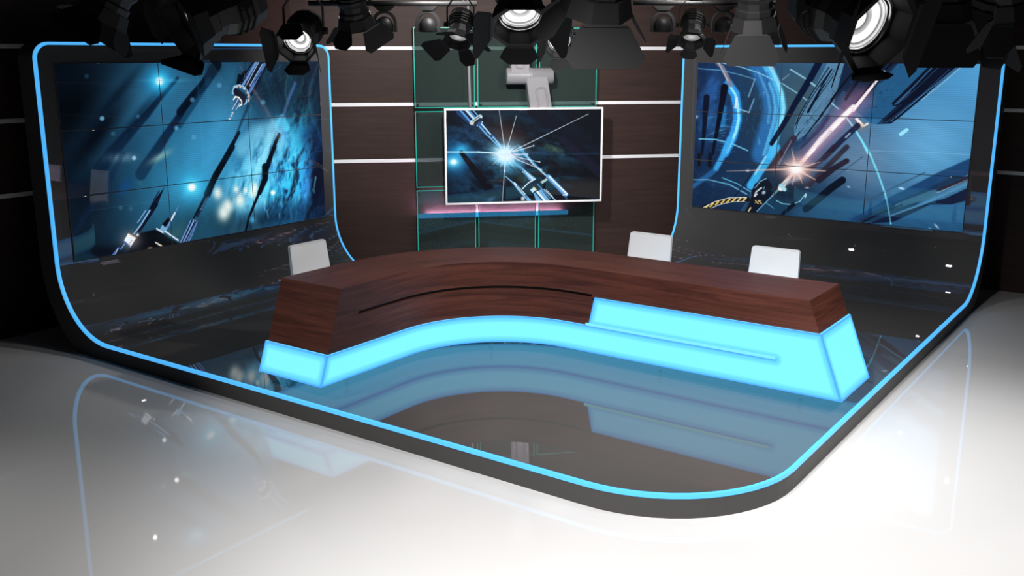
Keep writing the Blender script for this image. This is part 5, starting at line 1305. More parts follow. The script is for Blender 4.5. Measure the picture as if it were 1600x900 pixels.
# ------------------------------------------------------------------ video walls
def display_grid(name, mat, org, ux, uz, w, h, art, u0, u1, v0, v1, nx, ny, nang, parent, thick=0.012, gap=0.0034):
    """A flat screen with picture part u0..u1, v0..v1 (v down) of the whole picture; org is the top-left corner."""
    org, ux, uz = Vector(org), Vector(ux), Vector(uz)
    nrm = ux.cross(uz).normalized()    # towards the viewer
    gu, gv = gap/w, gap/h
    us = np.linspace(u0+gu, u1-gu, nx); vs = np.linspace(v0+gv, v1-gv, ny)
    U, V = np.meshgrid(us, vs)
    co = np.array(org)[None, None]+U[..., None]*w*np.array(ux)+(-V[..., None]*h)*np.array(uz)
    front = (co+np.array(nrm)*thick).reshape(-1, 3)
    c = paint_picture(art, U*1600, V*900, nang).reshape(-1, 3)
    idx = np.arange(nx*ny).reshape(ny, nx)
    quads = np.stack([idx[1:, :-1], idx[1:, 1:], idx[:-1, 1:], idx[:-1, :-1]], -1).reshape(-1, 4)
    rim = list(idx[0, :])+list(idx[1:, -1])+list(idx[-1, -2::-1])+list(idx[-2:0:-1, 0])
    back = (co.reshape(-1, 3))[rim]
    nb = len(front); m = len(rim)
    sides = np.array([[rim[i], rim[(i+1) % m], nb+(i+1) % m, nb+i] for i in range(m)])
    verts = np.vstack([front, back]); faces = np.vstack([quads, sides])
    me = bpy.data.meshes.new(name)
    me.vertices.add(len(verts)); me.vertices.foreach_set('co', verts.ravel())
    me.loops.add(len(faces)*4); me.loops.foreach_set('vertex_index', faces.ravel().astype(np.int32))
    me.polygons.add(len(faces)); me.polygons.foreach_set('loop_start', np.arange(0, len(faces)*4, 4, dtype=np.int32))
    mi = np.zeros(len(faces), np.int32); mi[len(quads):] = 1
    me.materials.append(mat); me.materials.append(M['tvback']); me.polygons.foreach_set('material_index', mi)
    me.update(calc_edges=True)
    at = me.color_attributes.new('picture', 'FLOAT_COLOR', 'POINT')
    full = np.zeros((len(verts), 4)); full[:nb, :3] = c; full[:, 3] = 1
    at.data.foreach_set('color', full.ravel().astype(np.float32))
    uvl = me.uv_layers.new(name='UVMap')
    uvv = np.zeros((len(verts), 2)); uvv[:nb, 0] = U.ravel(); uvv[:nb, 1] = 1-V.ravel()
    uvl.data.foreach_set('uv', uvv[faces.ravel()].ravel().astype(np.float32))
    o = bpy.data.objects.new(name, me); COL.objects.link(o); o.parent = parent
    return o

def video_wall(org, ux, w, h, art, nang, label):
    root = empty('video_wall', org)
    tag(root, label, 'video wall', 'three by three video walls set in the curved screen walls')
    n = Vector(ux).cross(Vector((0, 0, 1)))
    bm = bmesh.new()
    U = Vector(ux)
    # backing frame seen as the thin joints between the displays
    a = [Vector((0, 0, 0)), U*w, U*w-Vector((0, 0, h)), -Vector((0, 0, h))]
    lo = [bm.verts.new(p+n*.0005) for p in a]; hi = [bm.verts.new(p+n*.010) for p in a]
    bm.faces.new(lo); bm.faces.new(hi)
    for i in range(4): bm.faces.new((lo[i], lo[(i+1) % 4], hi[(i+1) % 4], hi[i]))
    fr = finish(bm, 'backing_frame', M['joint'], root)
    for r in range(3):
        for c in range(3):
            display_grid('display', M['wall_screen'], (0, 0, 0), ux, (0, 0, 1), w, h, art, c/3, (c+1)/3, r/3, (r+1)/3, 200, 124, nang, root)
    return root
M['joint'] = simple('dark_display_joint', (0.075, 0.06, 0.052, 1), 0.5)
video_wall((0, .1492, 2.198), (0, 1, 0), 2.8655, 1.614, ART_L, -1.1, 'left video wall showing a dark blue scene with a bright glowing rock')
video_wall((2.847, TY, 2.181), (1, 0, 0), 2.878, 1.606, ART_R, -1.1, 'right video wall showing grey hulls and a pink laser flare')

# ------------------------------------------------------------------ hanging television in front of the glass
def diag_pt(s, d, z):
    """s along the diagonal wall (x+y)/sqrt2, d the value of y-x, z up"""
    c = s*math.sqrt(2); return Vector(((c-d)/2, (c+d)/2, z))
DU = Vector((math.sqrt(.5), math.sqrt(.5), 0)); DN = Vector((math.sqrt(.5), -math.sqrt(.5), 0))   # along, towards the room
s0, s1, zt, zb = 3.455, 5.249, 1.690, 0.626
tv = empty('television', diag_pt((s0+s1)/2, 3.5, zb))
tag(tv, 'silver-framed television showing a white burst, hanging from the ceiling by a grey arm', 'television')
W, H = s1-s0, zt-zb
TM = Matrix.Translation(-Vector((0, 0, 0)))
RD = Matrix.Rotation(math.radians(45), 4, 'Z')
fwid = .022
bm = bmesh.new()
for b in ((-W/2, W/2, 0, fwid), (-W/2, W/2, H-fwid, H), (-W/2, -W/2+fwid, fwid, H-fwid), (W/2-fwid, W/2, fwid, H-fwid)):
    box(bm, b[0], b[1], -.012, .05, b[2], b[3], RD, .003)
finish(bm, 'bezel', M['tvframe'], tv)
bm = bmesh.new(); box(bm, -W/2+.01, W/2-.01, .004, .06, .01, H-.01, RD, .004); box(bm, -.32, .32, .055, .1, .3, .75, RD, .01); finish(bm, 'back_cover', M['tvback'], tv)
display_grid('screen', M['tv_screen'], RD @ Vector((-W/2+fwid, 0, H-fwid)), DU, (0, 0, 1), W-2*fwid, H-2*fwid, ART_C, 0, 1, 0, 1, 420, 240, .3, tv, thick=.004, gap=0)

# articulated ceiling arm holding the television
arm = empty('ceiling_mount', diag_pt(4.31, 3.68, ZC))
tag(arm, 'grey jointed arm coming down from the ceiling to the hanging television', 'monitor arm')
AO = arm.location.copy()
def AM(s, d, z):   # frame with x along the diagonal, y away from the room
    return Matrix.Translation(diag_pt(s, d, z)-AO) @ RD
def slanted(bm, sa, za, sb, zb_, w0, w1, d0, d1, mtx):
    """Tapered box between heights za (top) and zb (bottom)"""
    vs = []
    for s, z, w in ((sa, za, w0), (sb, zb_, w1)):
        for x, y in ((-w/2, d0), (w/2, d0), (w/2, d1), (-w/2, d1)): vs.append(bm.verts.new(mtx @ Vector((s+x, y, z))))
    a, b = vs[:4], vs[4:]
    bm.faces.new(a); bm.faces.new(b)
    for i in range(4): bm.faces.new((a[i], a[(i+1) % 4], b[(i+1) % 4], b[i]))
def rr_outline(bm, pts, r, mtx):
    tube(bm, [mtx @ Vector(p) for p in pts], r, 6)
base = Matrix.Translation(diag_pt(4.31, 3.65, 0)-AO) @ RD
bm = bmesh.new(); slanted(bm, .03, ZC, 0, 2.02, .25, .20, -.06, .09, base)
bmesh.ops.bevel(bm, geom=bm.edges[:], offset=.01, segments=2, affect='EDGES')
up_arm = finish(bm, 'upper_arm', M['arm'], arm)
bm = bmesh.new()
def hoop(bm, cx, ztop, zbot, w, y, sl):
    pts = [(cx-w/2+sl*(ztop-zbot), y, ztop)]
    for i in range(0, 13):
        a = math.pi+i*math.pi/12
        pts.append((cx+w/2*math.cos(a), y, zbot+w/2*.8*math.sin(a)))
    pts.append((cx+w/2+sl*(ztop-zbot), y, ztop))
    tube(bm, [base @ Vector(p) for p in pts], .0035, 6)
hoop(bm, .0, 2.5, 2.15, .11, -.062, .03); hoop(bm, .0, 2.5, 2.15, .08, -.062, .03)
finish(bm, 'groove', M['armline'], up_arm)
bm = bmesh.new()
cyl = base @ Matrix.Translation((-.145, .02, 2.03)) @ Matrix.Rotation(math.radians(90), 4, 'Y')
lathe(bm, [(.0, 0), (.085, 0), (.09, .006), (.09, .245), (.094, .25), (.094, .262), (.09, .266), (.094, .272), (.094, .28), (.09, .286), (.09, .52), (.085, .525), (0, .525)], 32, cyl, cap=False)
finish(bm, 'joint_barrel', M['arm'], arm, True)
bm = bmesh.new(); slanted(bm, .185, 2.03, .285, 1.35, .24, .25, -.07, .07, base)
bmesh.ops.bevel(bm, geom=bm.edges[:], offset=.008, segments=2, affect='EDGES')
lo_arm = finish(bm, 'lower_arm', M['arm'], arm)
bm = bmesh.new()
for w in (.13, .095):
    pts = []
    for i in range(0, 13):
        a = math.pi-i*math.pi/12
        pts.append((.235+w/2*math.cos(a), -.073, 1.86+w/2*.8*math.sin(a)))
    pts = [(.235-w/2+.07, -.073, 1.5)]+pts+[(.235+w/2+.05, -.073, 1.5)]
    tube(bm, [base @ Vector(p) for p in pts], .0035, 6)
finish(bm, 'groove', M['armline'], lo_arm)
bm = bmesh.new(); lathe(bm, [(0, ZC-.02), (.16, ZC-.02), (.17, ZC-.01), (.17, ZC), (0, ZC)], 24, base @ Matrix.Translation((.03, .015, 0)), cap=False); finish(bm, 'ceiling_plate', M['arm'], arm)
bm = bmesh.new(); box(bm, .1, .42, .02, .06, 1.1, 1.4, base, .006); finish(bm, 'mounting_bracket', M['arm'], arm)
# cable conduit beside the arm
cd = empty('cable_conduit', diag_pt(3.745, 3.66, ZC)); CO = cd.location.copy()
tag(cd, 'thin pale grey vertical cable conduit left of the grey television arm', 'conduit')
bm = bmesh.new(); tube(bm, [(0, 0, 0), (0, 0, -.9), DU*.004+Vector((0, 0, -1.3)), DU*.02+Vector((0, 0, -1.95))], .016, 12); finish(bm, 'pipe', M['arm'], cd, True)
bm = bmesh.new(); lathe(bm, [(0, 0), (.04, 0), (.04, -.012), (0, -.012)], 16, None, cap=False); finish(bm, 'ceiling_flange', M['arm'], cd)

# ------------------------------------------------------------------ smoked glass panes on stand-offs
rows = ((2.557, 1.682, 'top'), (1.647, .793, 'middle'), (.759, -.1, 'bottom'))
colsx = ((3.155, 3.831, 'left'), (3.861, 4.536, 'centre'), (4.566, 5.235, 'right'))
GD = 4.02-.10*math.sqrt(2)
for zt_, zb_, rn in rows:
    for a, b, cn in colsx:
        a2, b2 = a, b
        g = empty('glass_pane', diag_pt((a+b)/2, GD, zb_))
        tag(g, 'smoked green glass pane on stand-offs, %s row, %s of three on the back wall' % (rn, cn), 'glass panel', 'smoked glass panes on the back wall')
        w2 = (b-a)/2; h = zt_-zb_; e = .009
        bm = bmesh.new(); box(bm, -w2+e, w2-e, -.0045, .0045, e, h-e, RD); finish(bm, 'pane', M['glass'], g)
        bm = bmesh.new()
        for x0, x1, z0, z1 in ((-w2, w2, 0, e), (-w2, w2, h-e, h), (-w2, -w2+e, e, h-e), (w2-e, w2, e, h-e)):
            box(bm, x0, x1, -.006, .006, z0, z1, RD)
        finish(bm, 'polished_edge', M['rim'], g, label='teal polished edge with painted-in glow')
        for x in (-w2+.035, w2-.035):
            for z in (.035, h-.035):
                bm = bmesh.new()
                lathe(bm, [(0, -.02), (.011, -.02), (.013, -.016), (.013, -.005), (.008, -.005), (.008, .1), (0, .1)], 12, RD @ Matrix.Translation((x, 0, z)) @ Matrix.Rotation(math.radians(-90), 4, 'X'), cap=False)
                finish(bm, 'standoff', M['bolt'], g, True)

# light bar added behind the glass to make the pink and blue glow
lb = empty('added_light_bar', diag_pt(4.05, 3.96, .432))
tag(lb, 'slim added light bar behind the glass under the television, makes the blue and pink glow', 'light bar')
bm = bmesh.new(); box(bm, -.88, .88, -.022, -.014, 0, .055, RD, .002); box(bm, -.88, .88, -.014, .022, 0, .02, RD, .002); finish(bm, 'bar_front', M['added_blue'], lb)
bm = bmesh.new(); box(bm, -.78, .80, -.012, .018, .02, .028, RD); finish(bm, 'upper_emitter', M['added_pink'], lb)

# ------------------------------------------------------------------ the desk
desk = empty('news_desk', (3.6, 2.1, 0))
tag(desk, 'curved walnut news desk on a glowing cyan base', 'desk')
DO = Vector(desk.location)
XL, YF, R0 = 2.955, 1.81, 0.85
ARC = math.pi/2*R0
Y0, X1 = 0.0, 5.96        # end planes at z = 0, ends lean in with height
LEFT = YF-R0-Y0; RIGHT = X1-(XL+R0); LT = LEFT+ARC+RIGHT
def path_pt(s, off):
    """s along the front line from the left end, off behind the front face"""
    if s < LEFT: return Vector((XL-off, Y0+s, 0))
    if s < LEFT+ARC:
        a = (s-LEFT)/R0; r = R0+off
        return Vector((XL+R0-r*math.cos(a), YF-R0+r*math.sin(a), 0))
    return Vector((XL+R0+(s-LEFT-ARC), YF+off, 0))
def s_ends(z): return 0.045+.362*z, LT-.045-.385*z+.002
DEPTH = .59
def sweep(bm, sec, sa, sb, uvl=None, n=72, endlean=(True, True), edge_fn=None, lay=None, grow=0.0):
    """sec: closed outline of (off, z). Ends lean with z where endlean."""
    rings = []
    for i in range(n+1):
        ring = []
        for off, z in sec:
            e0, e1 = s_ends(z)
            a = (e0-grow) if endlean[0] else sa; b = (e1+grow) if endlean[1] else sb
            s = a+(b-a)*i/n
            v = bm.verts.new(path_pt(s, off)+Vector((0, 0, z))-DO)
            ring.append((v, s, off, z))
        rings.append(ring)
    m = len(sec)
    per = [0]
    for k in range(m): per.append(per[-1]+math.dist(sec[k], sec[(k+1) % m]))
    def mk(quad, uvs):
        f = bm.faces.new([q[0] for q in quad])
        if uvl:
            for lp, uv in zip(f.loops, uvs): lp[uvl].uv = uv
        return f
    for i in range(n):
        for k in range(m):
            j = (k+1) % m
            q = (rings[i][k], rings[i][j], rings[i+1][j], rings[i+1][k])
            mk(q, ((q[0][1], per[k]), (q[1][1], per[k+1]), (q[2][1], per[k+1]), (q[3][1], per[k])))
    for ring in (rings[0], rings[-1]):
        mk(ring, [(t[2]+7, t[3]+3) for t in ring])

def wood_part(name, sec, sa, sb, lean, n=72, grow=0):
    bm = bmesh.new(); uvl = bm.loops.layers.uv.new('UVMap')
    sweep(bm, sec, sa, sb, uvl, n, lean, grow=grow)
    return finish(bm, name, M['desk_wood'], desk)
SP = LEFT+ARC+(4.0-(XL+R0))     # where the wooden front panel ends and the upper lit panel starts
LED = .014
ZT = .731
wood_part('desktop', [(0, .545), (0, ZT), (DEPTH, ZT), (DEPTH, .545)], 0, 0, (True, True))
wood_part('wooden_front_panel', [(0.002, .305), (0.002, .522), (.05, .522), (.05, .305)], .46, SP+.02, (False, False), 50)
wood_part('wooden_end_panel', [(0.0, .303), (0.0, .546), (DEPTH, .546), (DEPTH, .303)], 0, .46, (True, False), 8)
wood_part('wooden_fascia', [(0.0, .520), (0.0, .546), (DEPTH, .546), (DEPTH, .520)], SP+.02, 0, (False, True), 20)
bm = bmesh.new(); sweep(bm, [(.03, .303), (.03, .546), (DEPTH, .546), (DEPTH, .303)], .45, LT-.35, None, 60, (False, False)); finish(bm, 'dark_core', M['tvback'], desk)

SLOT_A, SLOT_B = SP-.02, LEFT+ARC+5.44-(XL+R0)
def glow_box(name, z0, z1, start, lower, ns, nz):
    """Lit acrylic box; the 'edge' attribute is how far a spot is from the box's borders, where the dimming is painted into the glow."""
    FW = .075
    bm = bmesh.new(); lay = bm.verts.layers.float.new('edge')
    off0, off1 = -LED, DEPTH+LED
    def ends(z):
        e0, e1 = s_ends(z); return (e0-LED if start is None else start+.22*(z-z0)), e1+LED
    def seam(s):            # distance along to where the two boxes join without a border
        if s > SLOT_B: return min((s-SLOT_B)*1.0, 9)
        return 0
    def val(ds): return max(0.0, min(1.0, min(ds)/FW))
    def sheet(fn, na, nb):
        g = [[None]*(nb+1) for _ in range(na+1)]
        for i in range(na+1):
            for j in range(nb+1):
                p, e = fn(i/na, j/nb); v = bm.verts.new(p-DO); v[lay] = e; g[i][j] = v
        for i in range(na):
            for j in range(nb): bm.faces.new((g[i][j], g[i+1][j], g[i+1][j+1], g[i][j+1]))
    def zd(z, s):
        if lower: return [z-z0, math.hypot(z1-z, seam(s))]
        return [math.hypot(z-z0, seam(s)), z1-z]
    def front(off):
        def f(a, b):
            z = z0+(z1-z0)*b; e0, e1 = ends(z); s = e0+(e1-e0)*a
            return path_pt(s, off)+Vector((0, 0, z)), val([s-e0, e1-s]+zd(z, s))
        return f
    sheet(front(off0), ns, nz); sheet(front(off1), ns, nz)
    def horiz(z, k):
        def f(a, b):
            e0, e1 = ends(z); s = e0+(e1-e0)*a; o = off0+(off1-off0)*b
            return path_pt(s, o)+Vector((0, 0, z)), k if k is not None else val([s-e0, e1-s, o-off0, off1-o])*.55
        return f
    if lower: sheet(horiz(z0, None), ns, 16)
    sheet(horiz(z1, .3), ns, 4)
    for side in (0, 1):
        def f(a, b, side=side):
            z = z0+(z1-z0)*b; s = ends(z)[side]; o = off0+(off1-off0)*a
            zz = zd(z, 99) if side else [z-z0, z1-z]
            return path_pt(s, o)+Vector((0, 0, z)), val([o-off0, off1-o]+zz)
        sheet(f, 16, nz)
    return finish(bm, name, M['glow'], desk)
glow_box('glowing_base', .10, .305, None, True, 190, 14)
glow_box('glowing_front_panel', .305, .525, SP, False, 110, 14)
bm = bmesh.new(); sweep(bm, [(-LED-.006, .306), (-LED-.006, .325), (-LED+.004, .325), (-LED+.004, .306)], SLOT_A, SLOT_B, None, 30, (False, False))
finish(bm, 'light_slot', M['slot_glow'], desk, label='bright horizontal light line')
for s in (.5, 1.7, 3.0, LT-.4):
    for o in (.18, .45):
        bm = bmesh.new(); lathe(bm, [(.012, 0), (.012, .1)], 12, Matrix.Translation(path_pt(s, o)-DO)); finish(bm, 'foot', M['clear'], desk, True)

# ------------------------------------------------------------------ chairs
def make_chair(loc, rz, label):
    r = empty('office_chair', loc, (0, 0, rz))
    tag(r, label, 'chair', 'white studio chairs behind the desk')
    # back: slightly tapering, curved slab leaning back, local -y is the front
    bm = bmesh.new(); nx, nz = 12, 14; z0, z1 = .40, .83
    def pt(u, v, side):
        z = z0+(z1-z0)*v; w = .205-.018*v
        y = .17+.06*v-.02*math.cos((u-.5)*math.pi)*(1 if side == 0 else 1)+(.028 if side else 0)
        return (u*2*w-w, y, z)
    # rounded-corner outline extruded
    rc = .022; out = []
    for cx, cz, a0 in ((1, 0, -90), (1, 1, 0), (0, 1, 90), (0, 0, 180)):
        for i in range(6):
            a = math.radians(a0+i*18)
            u = (1-rc/.40 if cx else rc/.40)+rc/.40*math.cos(a); v = (1-rc/.43 if cz else rc/.43)+rc/.43*math.sin(a)
            out.append((u, v))
    prism(bm, out, lambda p, s: pt(p[0], p[1], s))
    bmesh.ops.bevel(bm, geom=[e for e in bm.edges if len(e.link_faces) == 2 and e.calc_face_angle(0) > 1.2], offset=.006, segments=2, affect='EDGES')
    finish(bm, 'backrest', M['chair'], r)
    bm = bmesh.new(); box(bm, -.21, .21, -.18, .16, .42, .475, None, .02); finish(bm, 'seat', M['chair'], r)
    bm = bmesh.new(); tube(bm, [(0, .1, .425), (0, .2, .42), (0, .225, .5), (0, .245, .62)], .016, 8); finish(bm, 'back_bracket', M['chair_leg'], r)
    bm = bmesh.new(); lathe(bm, [(.028, .012), (.028, .43)], 16); finish(bm, 'gas_column', M['chair_leg'], r)
    bm = bmesh.new(); lathe(bm, [(0, 0), (.23, 0), (.23, .008), (.06, .022), (.03, .05), (0, .05)], 32, None, cap=False); finish(bm, 'round_base', M['chair_leg'], r)
make_chair((2.15, .985, 0), math.radians(90), 'white low-backed chair behind the left arm of the desk')
make_chair((3.93, 2.66, 0), 0, 'white low-backed chair behind the middle of the desk, left of another chair')
make_chair((4.995, 2.66, 0), 0, 'white low-backed chair nearest the right end of the desk')

# ------------------------------------------------------------------ studio spotlights with barn doors
def fixture(loc, axis, sc, roll, flaps, label, lit=False, fl_len=.6, power=0, cone=50):
    """loc: centre of the lens, axis: where the beam goes; sc scales the lamp; flaps: opening angle of four doors"""
    root = empty('studio_spotlight', loc)
    tag(root, label, 'spotlight', 'black studio spotlights with barn doors hanging from the ceiling')
    A = Vector(axis).normalized(); X = A.cross(Vector((0, 0, 1))).normalized()
    if X.length < .5: X = Vector((1, 0, 0))
    Y = A.cross(X)
    Rm = Matrix((X, Y, A)).transposed().to_4x4()
    Sm = Rm @ Matrix.Scale(sc, 4)
    # housing behind the lens
    bm = bmesh.new()
    lathe(bm, [(.098, .0), (.118, .0), (.122, -.02), (.122, -.05), (.108, -.06), (.108, -.10), (.125, -.13), (.13, -.24), (.118, -.29), (.07, -.31), (.0, -.31)], 10, Sm, cap=False)
    hs = finish(bm, 'housing', M['black'], root)
    bm = bmesh.new()
    for z in (-.15, -.18, -.21): lathe(bm, [(.125, z), (.139, z), (.139, z-.008), (.125, z-.008)], 10, Sm, cap=False)
    finish(bm, 'cooling_fin', M['black2'], hs)
    # lens
    bm = bmesh.new(); lay = bm.verts.layers.float.new('edge')
    n = 28; prev = None
    for i in range(17):
        t = i/16; r = .096*t; z = -.012+.022*(1-t*t)*(1 if not lit else -1.6)
        ring = []
        for k in range(n):
            v = bm.verts.new(Sm @ Vector((r*math.cos(k*2*math.pi/n), r*math.sin(k*2*math.pi/n), z))); v[lay] = t; ring.append(v)
            if i == 0: break
        if prev:
            if len(prev) == 1:
                for k in range(n): bm.faces.new((prev[0], ring[k], ring[(k+1) % n]))
            else:
                for k in range(n): bm.faces.new((prev[k], ring[k], ring[(k+1) % n], prev[(k+1) % n]))
        prev = ring
    finish(bm, 'lens', M['lens_bright'] if lit else M['lens_dim'], root, True, label='bright white lit lens' if lit else 'silver grey lens with painted-in sheen')
    bm = bmesh.new(); lathe(bm, [(.096, -.012), (.100, .006), (.112, .006), (.118, .0)], 28, Sm, cap=False); finish(bm, 'lens_ring', M['chrome'] if lit else M['black'], root, True)
    # square holder and four doors
    Ro = Sm @ Matrix.Rotation(math.radians(roll), 4, 'Z')
    bm = bmesh.new(); h = .148
    o8 = lambda r: [(r*math.cos(math.radians(22.5+45*k)), r*math.sin(math.radians(22.5+45*k))) for k in range(8)]
    vo = [[bm.verts.new(Ro @ Vector((x, y, z))) for x, y in o8(r)] for z, r in ((-.01, .135), (.075, h*1.08))]
    vi = [[bm.verts.new(Ro @ Vector((x, y, z))) for x, y in o8(r)] for z, r in ((-.01, .118), (.075, .138))]
    for k in range(8):
        j = (k+1) % 8
        bm.faces.new((vo[0][k], vo[0][j], vo[1][j], vo[1][k])); bm.faces.new((vi[0][k], vi[0][j], vi[1][j], vi[1][k]))
        bm.faces.new((vo[1][k], vo[1][j], vi[1][j], vi[1][k])); bm.faces.new((vo[0][k], vo[0][j], vi[0][j], vi[0][k]))
    finish(bm, 'door_holder', M['black'], root)
    for k in range(4):
        ang = math.radians(flaps[k]); big = k % 2 == 0
        L1 = (.19 if big else .16)*fl_len/.6; wb, wt = (.105, .175) if big else (.07, .10)
        Mf = Ro @ Matrix.Rotation(k*math.pi/2, 4, 'Z') @ Matrix.Translation((h, 0, .075)) @ Matrix.Rotation(ang, 4, 'Y')
        bm = bmesh.new()
        prof = [(0, -wb), (0, wb), (L1*.75, wt), (L1, wt*.82), (L1, -wt*.82), (L1*.75, -wt)] if big else [(0, -wb), (0, wb), (L1*.6, wt), (L1, wt*.55), (L1, -wt*.55), (L1*.6, -wt)]
        prism(bm, prof, lambda p, s: Mf @ Vector(((.0 if s == 0 else .0035), p[1], p[0])))
        fl = finish(bm, 'barn_door', M['black2'], root)
        bm = bmesh.new(); box(bm, -.005, .007, -wb*.9, wb*.9, -.005, .006, Mf); finish(bm, 'hinge', M['black'], fl)
    # yoke: U bracket from both sides of the housing upwards, then a clamp on a drop pipe
    pv = A*(-.16*sc); s = .15*sc; top = pv+Vector((0, 0, .25*sc))
    bm = bmesh.new()
    T = A.cross(Vector((0, 0, 1))).normalized()
    F = Vector((0, 0, 1)).cross(T)
    def bar(p, q, wd, th):
        d = (q-p).normalized(); w = F*(wd/2); t = d.cross(F).normalized()*(th/2)
        vs = [bm.verts.new(c+a*w+b*t) for c in (p, q) for a, b in ((-1, -1), (1, -1), (1, 1), (-1, 1))]
        bm.faces.new(vs[:4]); bm.faces.new(vs[4:])
        for i in range(4): bm.faces.new((vs[i], vs[(i+1) % 4], vs[4+(i+1) % 4], vs[4+i]))
    for sg in (-1, 1):
        bar(pv+T*s*sg-Vector((0, 0, .03*sc)), pv+T*s*sg+Vector((0, 0, .17*sc)), .04*sc, .006*sc)
        bar(pv+T*s*sg+Vector((0, 0, .17*sc)), top+T*s*.6*sg, .04*sc, .006*sc)
    bar(top+T*s*.6, top-T*s*.6, .04*sc, .006*sc)
    finish(bm, 'yoke', M['black'], root)
    for sg in (-1, 1):
        bm = bmesh.new()
        lathe(bm, [(0, 0), (.022*sc, 0), (.026*sc, .006), (.026*sc, .022), (0, .022)], 8, Matrix.Translation(pv+T*s*sg) @ (T*sg).to_track_quat('Z', 'Y').to_matrix().to_4x4(), cap=False)
        finish(bm, 'tilt_knob', M['black2'], root)
    bm = bmesh.new(); lathe(bm, [(.03, 0), (.036, .01), (.036, .07), (.02, .09)], 12, Matrix.Translation(top)); lathe(bm, [(.017, .08), (.017, ZC-Vector(loc).z-top.z)], 12, Matrix.Translation(top)); finish(bm, 'drop_pipe', M['black'], root)
    if power:
        d = bpy.data.lights.new('spotlight_beam', 'SPOT'); d.energy = power; d.spot_size = math.radians(cone); d.spot_blend = 1; d.shadow_soft_size = .06; d.color = (1, .97, .96)
        lo = bpy.data.objects.new('spotlight_beam', d); COL.objects.link(lo); lo.parent = root
        lo.location = A*.06*sc; lo.rotation_euler = A.to_track_quat('-Z', 'Y').to_euler()
    return root
SPOTS = [
((3.117, -1.351, 2.482), (-0.376, -0.381, -0.845), 0.80, 20, (25, 30, 25, 55), 'black spotlight hanging at the left end, over the edge of the left video wall', False, 0.5),
((4.592, -1.969, 2.389), (-0.210, -0.896, -0.392), 0.85, 80, (8, 50, 60, 50), 'large near spotlight tilted down to the left, over the middle of the left video wall', False, 0.25),
((3.587, -0.554, 2.342), (0.436, -0.793, -0.425), 0.72, 0, (20, 20, 20, -35), 'spotlight facing the viewer at the top right corner of the left video wall', True, 0.45),
((3.086, 0.397, 2.498), (-0.161, 0.406, -0.899), 0.80, 20, (30, 40, 30, 40), 'black spotlight between the left video wall and the glass panes', False, 0.5),
((3.440, 0.993, 2.382), (0.194, -0.531, -0.825), 0.62, 15, (70, 60, 70, 60), 'small spotlight with a grey lens over the left column of glass panes', False, 0.7),
((4.884, -0.359, 2.445), (0.384, -0.489, -0.783), 0.95, 0, (50, 60, 50, 40), 'spotlight with a wide lit lens above the television', True, 0.35),
((4.380, 0.766, 2.344), (0.582, -0.615, -0.532), 0.62, 0, (40, 60, 60, 60), 'spotlight with a small bright lens just right of the television arm', True, 0.4),
((5.434, -0.579, 2.514), (-0.342, 0.300, -0.891), 1.00, 90, (35, 35, 35, 35), 'large black spotlight turned away, above the top right corner of the television', False, 0.55),
((4.476, 2.361, 2.391), (0.204, -0.546, -0.812), 0.65, -10, (60, 60, 60, 60), 'small spotlight with a grey lens over the top left corner of the right video wall', False, 0.4),
((5.382, 1.266, 2.480), (-0.098, 0.320, -0.942), 0.90, 90, (15, 20, 15, 20), 'black spotlight with folded doors over the left part of the right video wall', False, 0.6),
((6.455, -0.271, 2.381), (0.816, -0.415, -0.403), 1.10, 5, (45, 5, 50, 45), 'large spotlight with a glaring white lens over the right video wall', True, 0.2),
((6.549, 0.460, 2.499), (-0.170, 0.240, -0.956), 0.95, 90, (10, 25, 10, 25), 'black spotlight just right of the largest glaring one', False, 0.6),
((6.476, 1.797, 2.507), (-0.350, 0.135, -0.927), 1.05, 20, (35, 35, 35, 35), 'black spotlight over the right edge of the right video wall', False, 0.7),
((7.010, -0.361, 2.451), (0.205, 0.314, -0.927), 0.70, 0, (40, 35, 40, 35), 'rightmost black spotlight, partly outside the picture', False, 0.6),
]
for loc, ax, sc, roll, fl, lab, lit, fll in SPOTS: fixture(loc, ax, sc, roll, fl, lab, lit, fll)


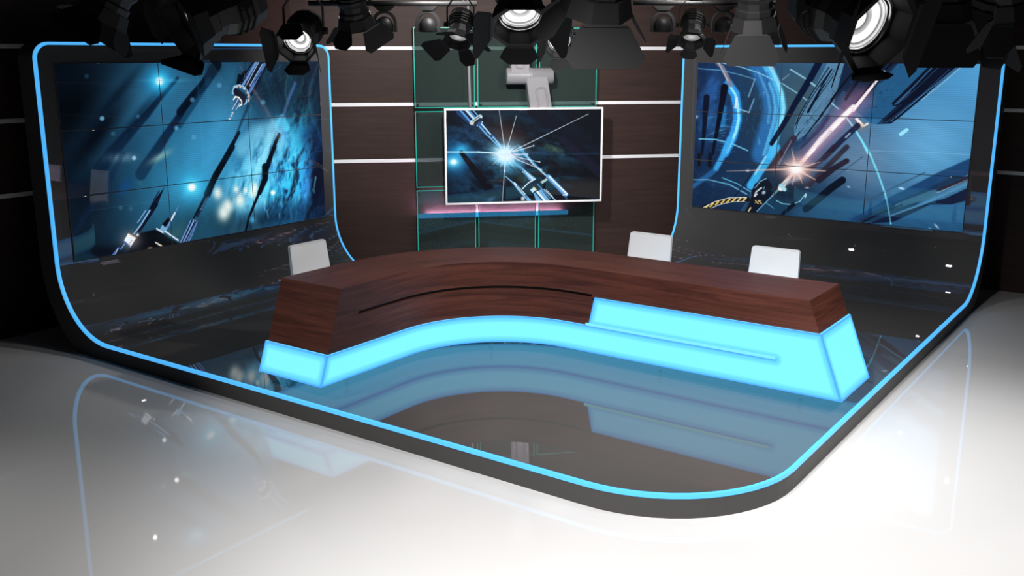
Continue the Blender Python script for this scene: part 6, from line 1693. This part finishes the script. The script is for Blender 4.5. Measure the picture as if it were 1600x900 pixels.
# ------------------------------------------------------------------ small dome downlights in arched brackets under the rear pipe
PR = Vector((.815, .579, 0))     # direction of the rear pipes
def pipe(p, q, label, r=.02):
    o = empty('lighting_pipe', (Vector(p)+Vector(q))/2)
    tag(o, label, 'pipe')
    bm = bmesh.new(); tube(bm, [Vector(p)-o.location, Vector(q)-o.location], r, 12); finish(bm, 'pipe', M['black'], o, True)
    for t in (.08, .92):
        c = Vector(p).lerp(Vector(q), t)-o.location
        bm = bmesh.new(); tube(bm, [c, c+Vector((0, 0, ZC-Vector(p).z))], .008, 8); finish(bm, 'hanger', M['black'], o)
pipe((1.45, 1.55, 2.67), (2.566, 2.343, 2.67), 'black lighting pipe above the left side of the glass panes')
pipe((3.60, 3.087, 2.675), (4.547, 3.757, 2.675), 'black lighting pipe to the right of the television')
def dome(loc, label):
    r = empty('dome_downlight', loc); tag(r, label, 'ceiling light', 'small black dome downlights in arched brackets')
    FD = PR.cross(Vector((0, 0, 1)))
    B = Matrix((PR, -FD, Vector((0, 0, 1)))).transposed().to_4x4()
    bm = bmesh.new()
    prof = [(.10*math.cos(a), .10*math.sin(a)) for a in [i*math.pi/20 for i in range(21)]]
    oi = [(-.10, -.07)]+prof[::-1]+[(.10, -.07)]+[(.078, -.07)]+[(.078*math.cos(a), .078*math.sin(a)) for a in [i*math.pi/20 for i in range(21)]]+[(-.078, -.07)]
    prism(bm, oi, lambda p, s: B @ Vector((p[0], -.03+.06*s, p[1])))
    finish(bm, 'arched_bracket', M['black'], r)
    bm = bmesh.new(); lathe(bm, [(0, -.072), (.066, -.072), (.072, -.066), (.072, -.02)]+[(.072*math.cos(a), -.02+.072*math.sin(a)) for a in [i*math.pi/16 for i in range(1, 9)]], 24, None, cap=False); finish(bm, 'dome', M['black'], r, True)
    bm = bmesh.new(); prism(bm, [(-.045, .098), (.045, .098), (.085, .134), (-.085, .134)], lambda p, s: B @ Vector((p[0], -.04+.08*s, p[1]))); finish(bm, 'mounting_foot', M['black2'], r)
dome((1.95, 1.905, 2.515), 'small dome downlight left of the glass panes, the left of two neighbours')
dome((2.24, 2.111, 2.515), 'small dome downlight over the left edge of the glass panes')
dome((3.80, 3.228, 2.515), 'small dome downlight between the television and the right screen wall')
dome((4.21, 3.519, 2.515), 'small dome downlight over the left edge of the right screen wall')
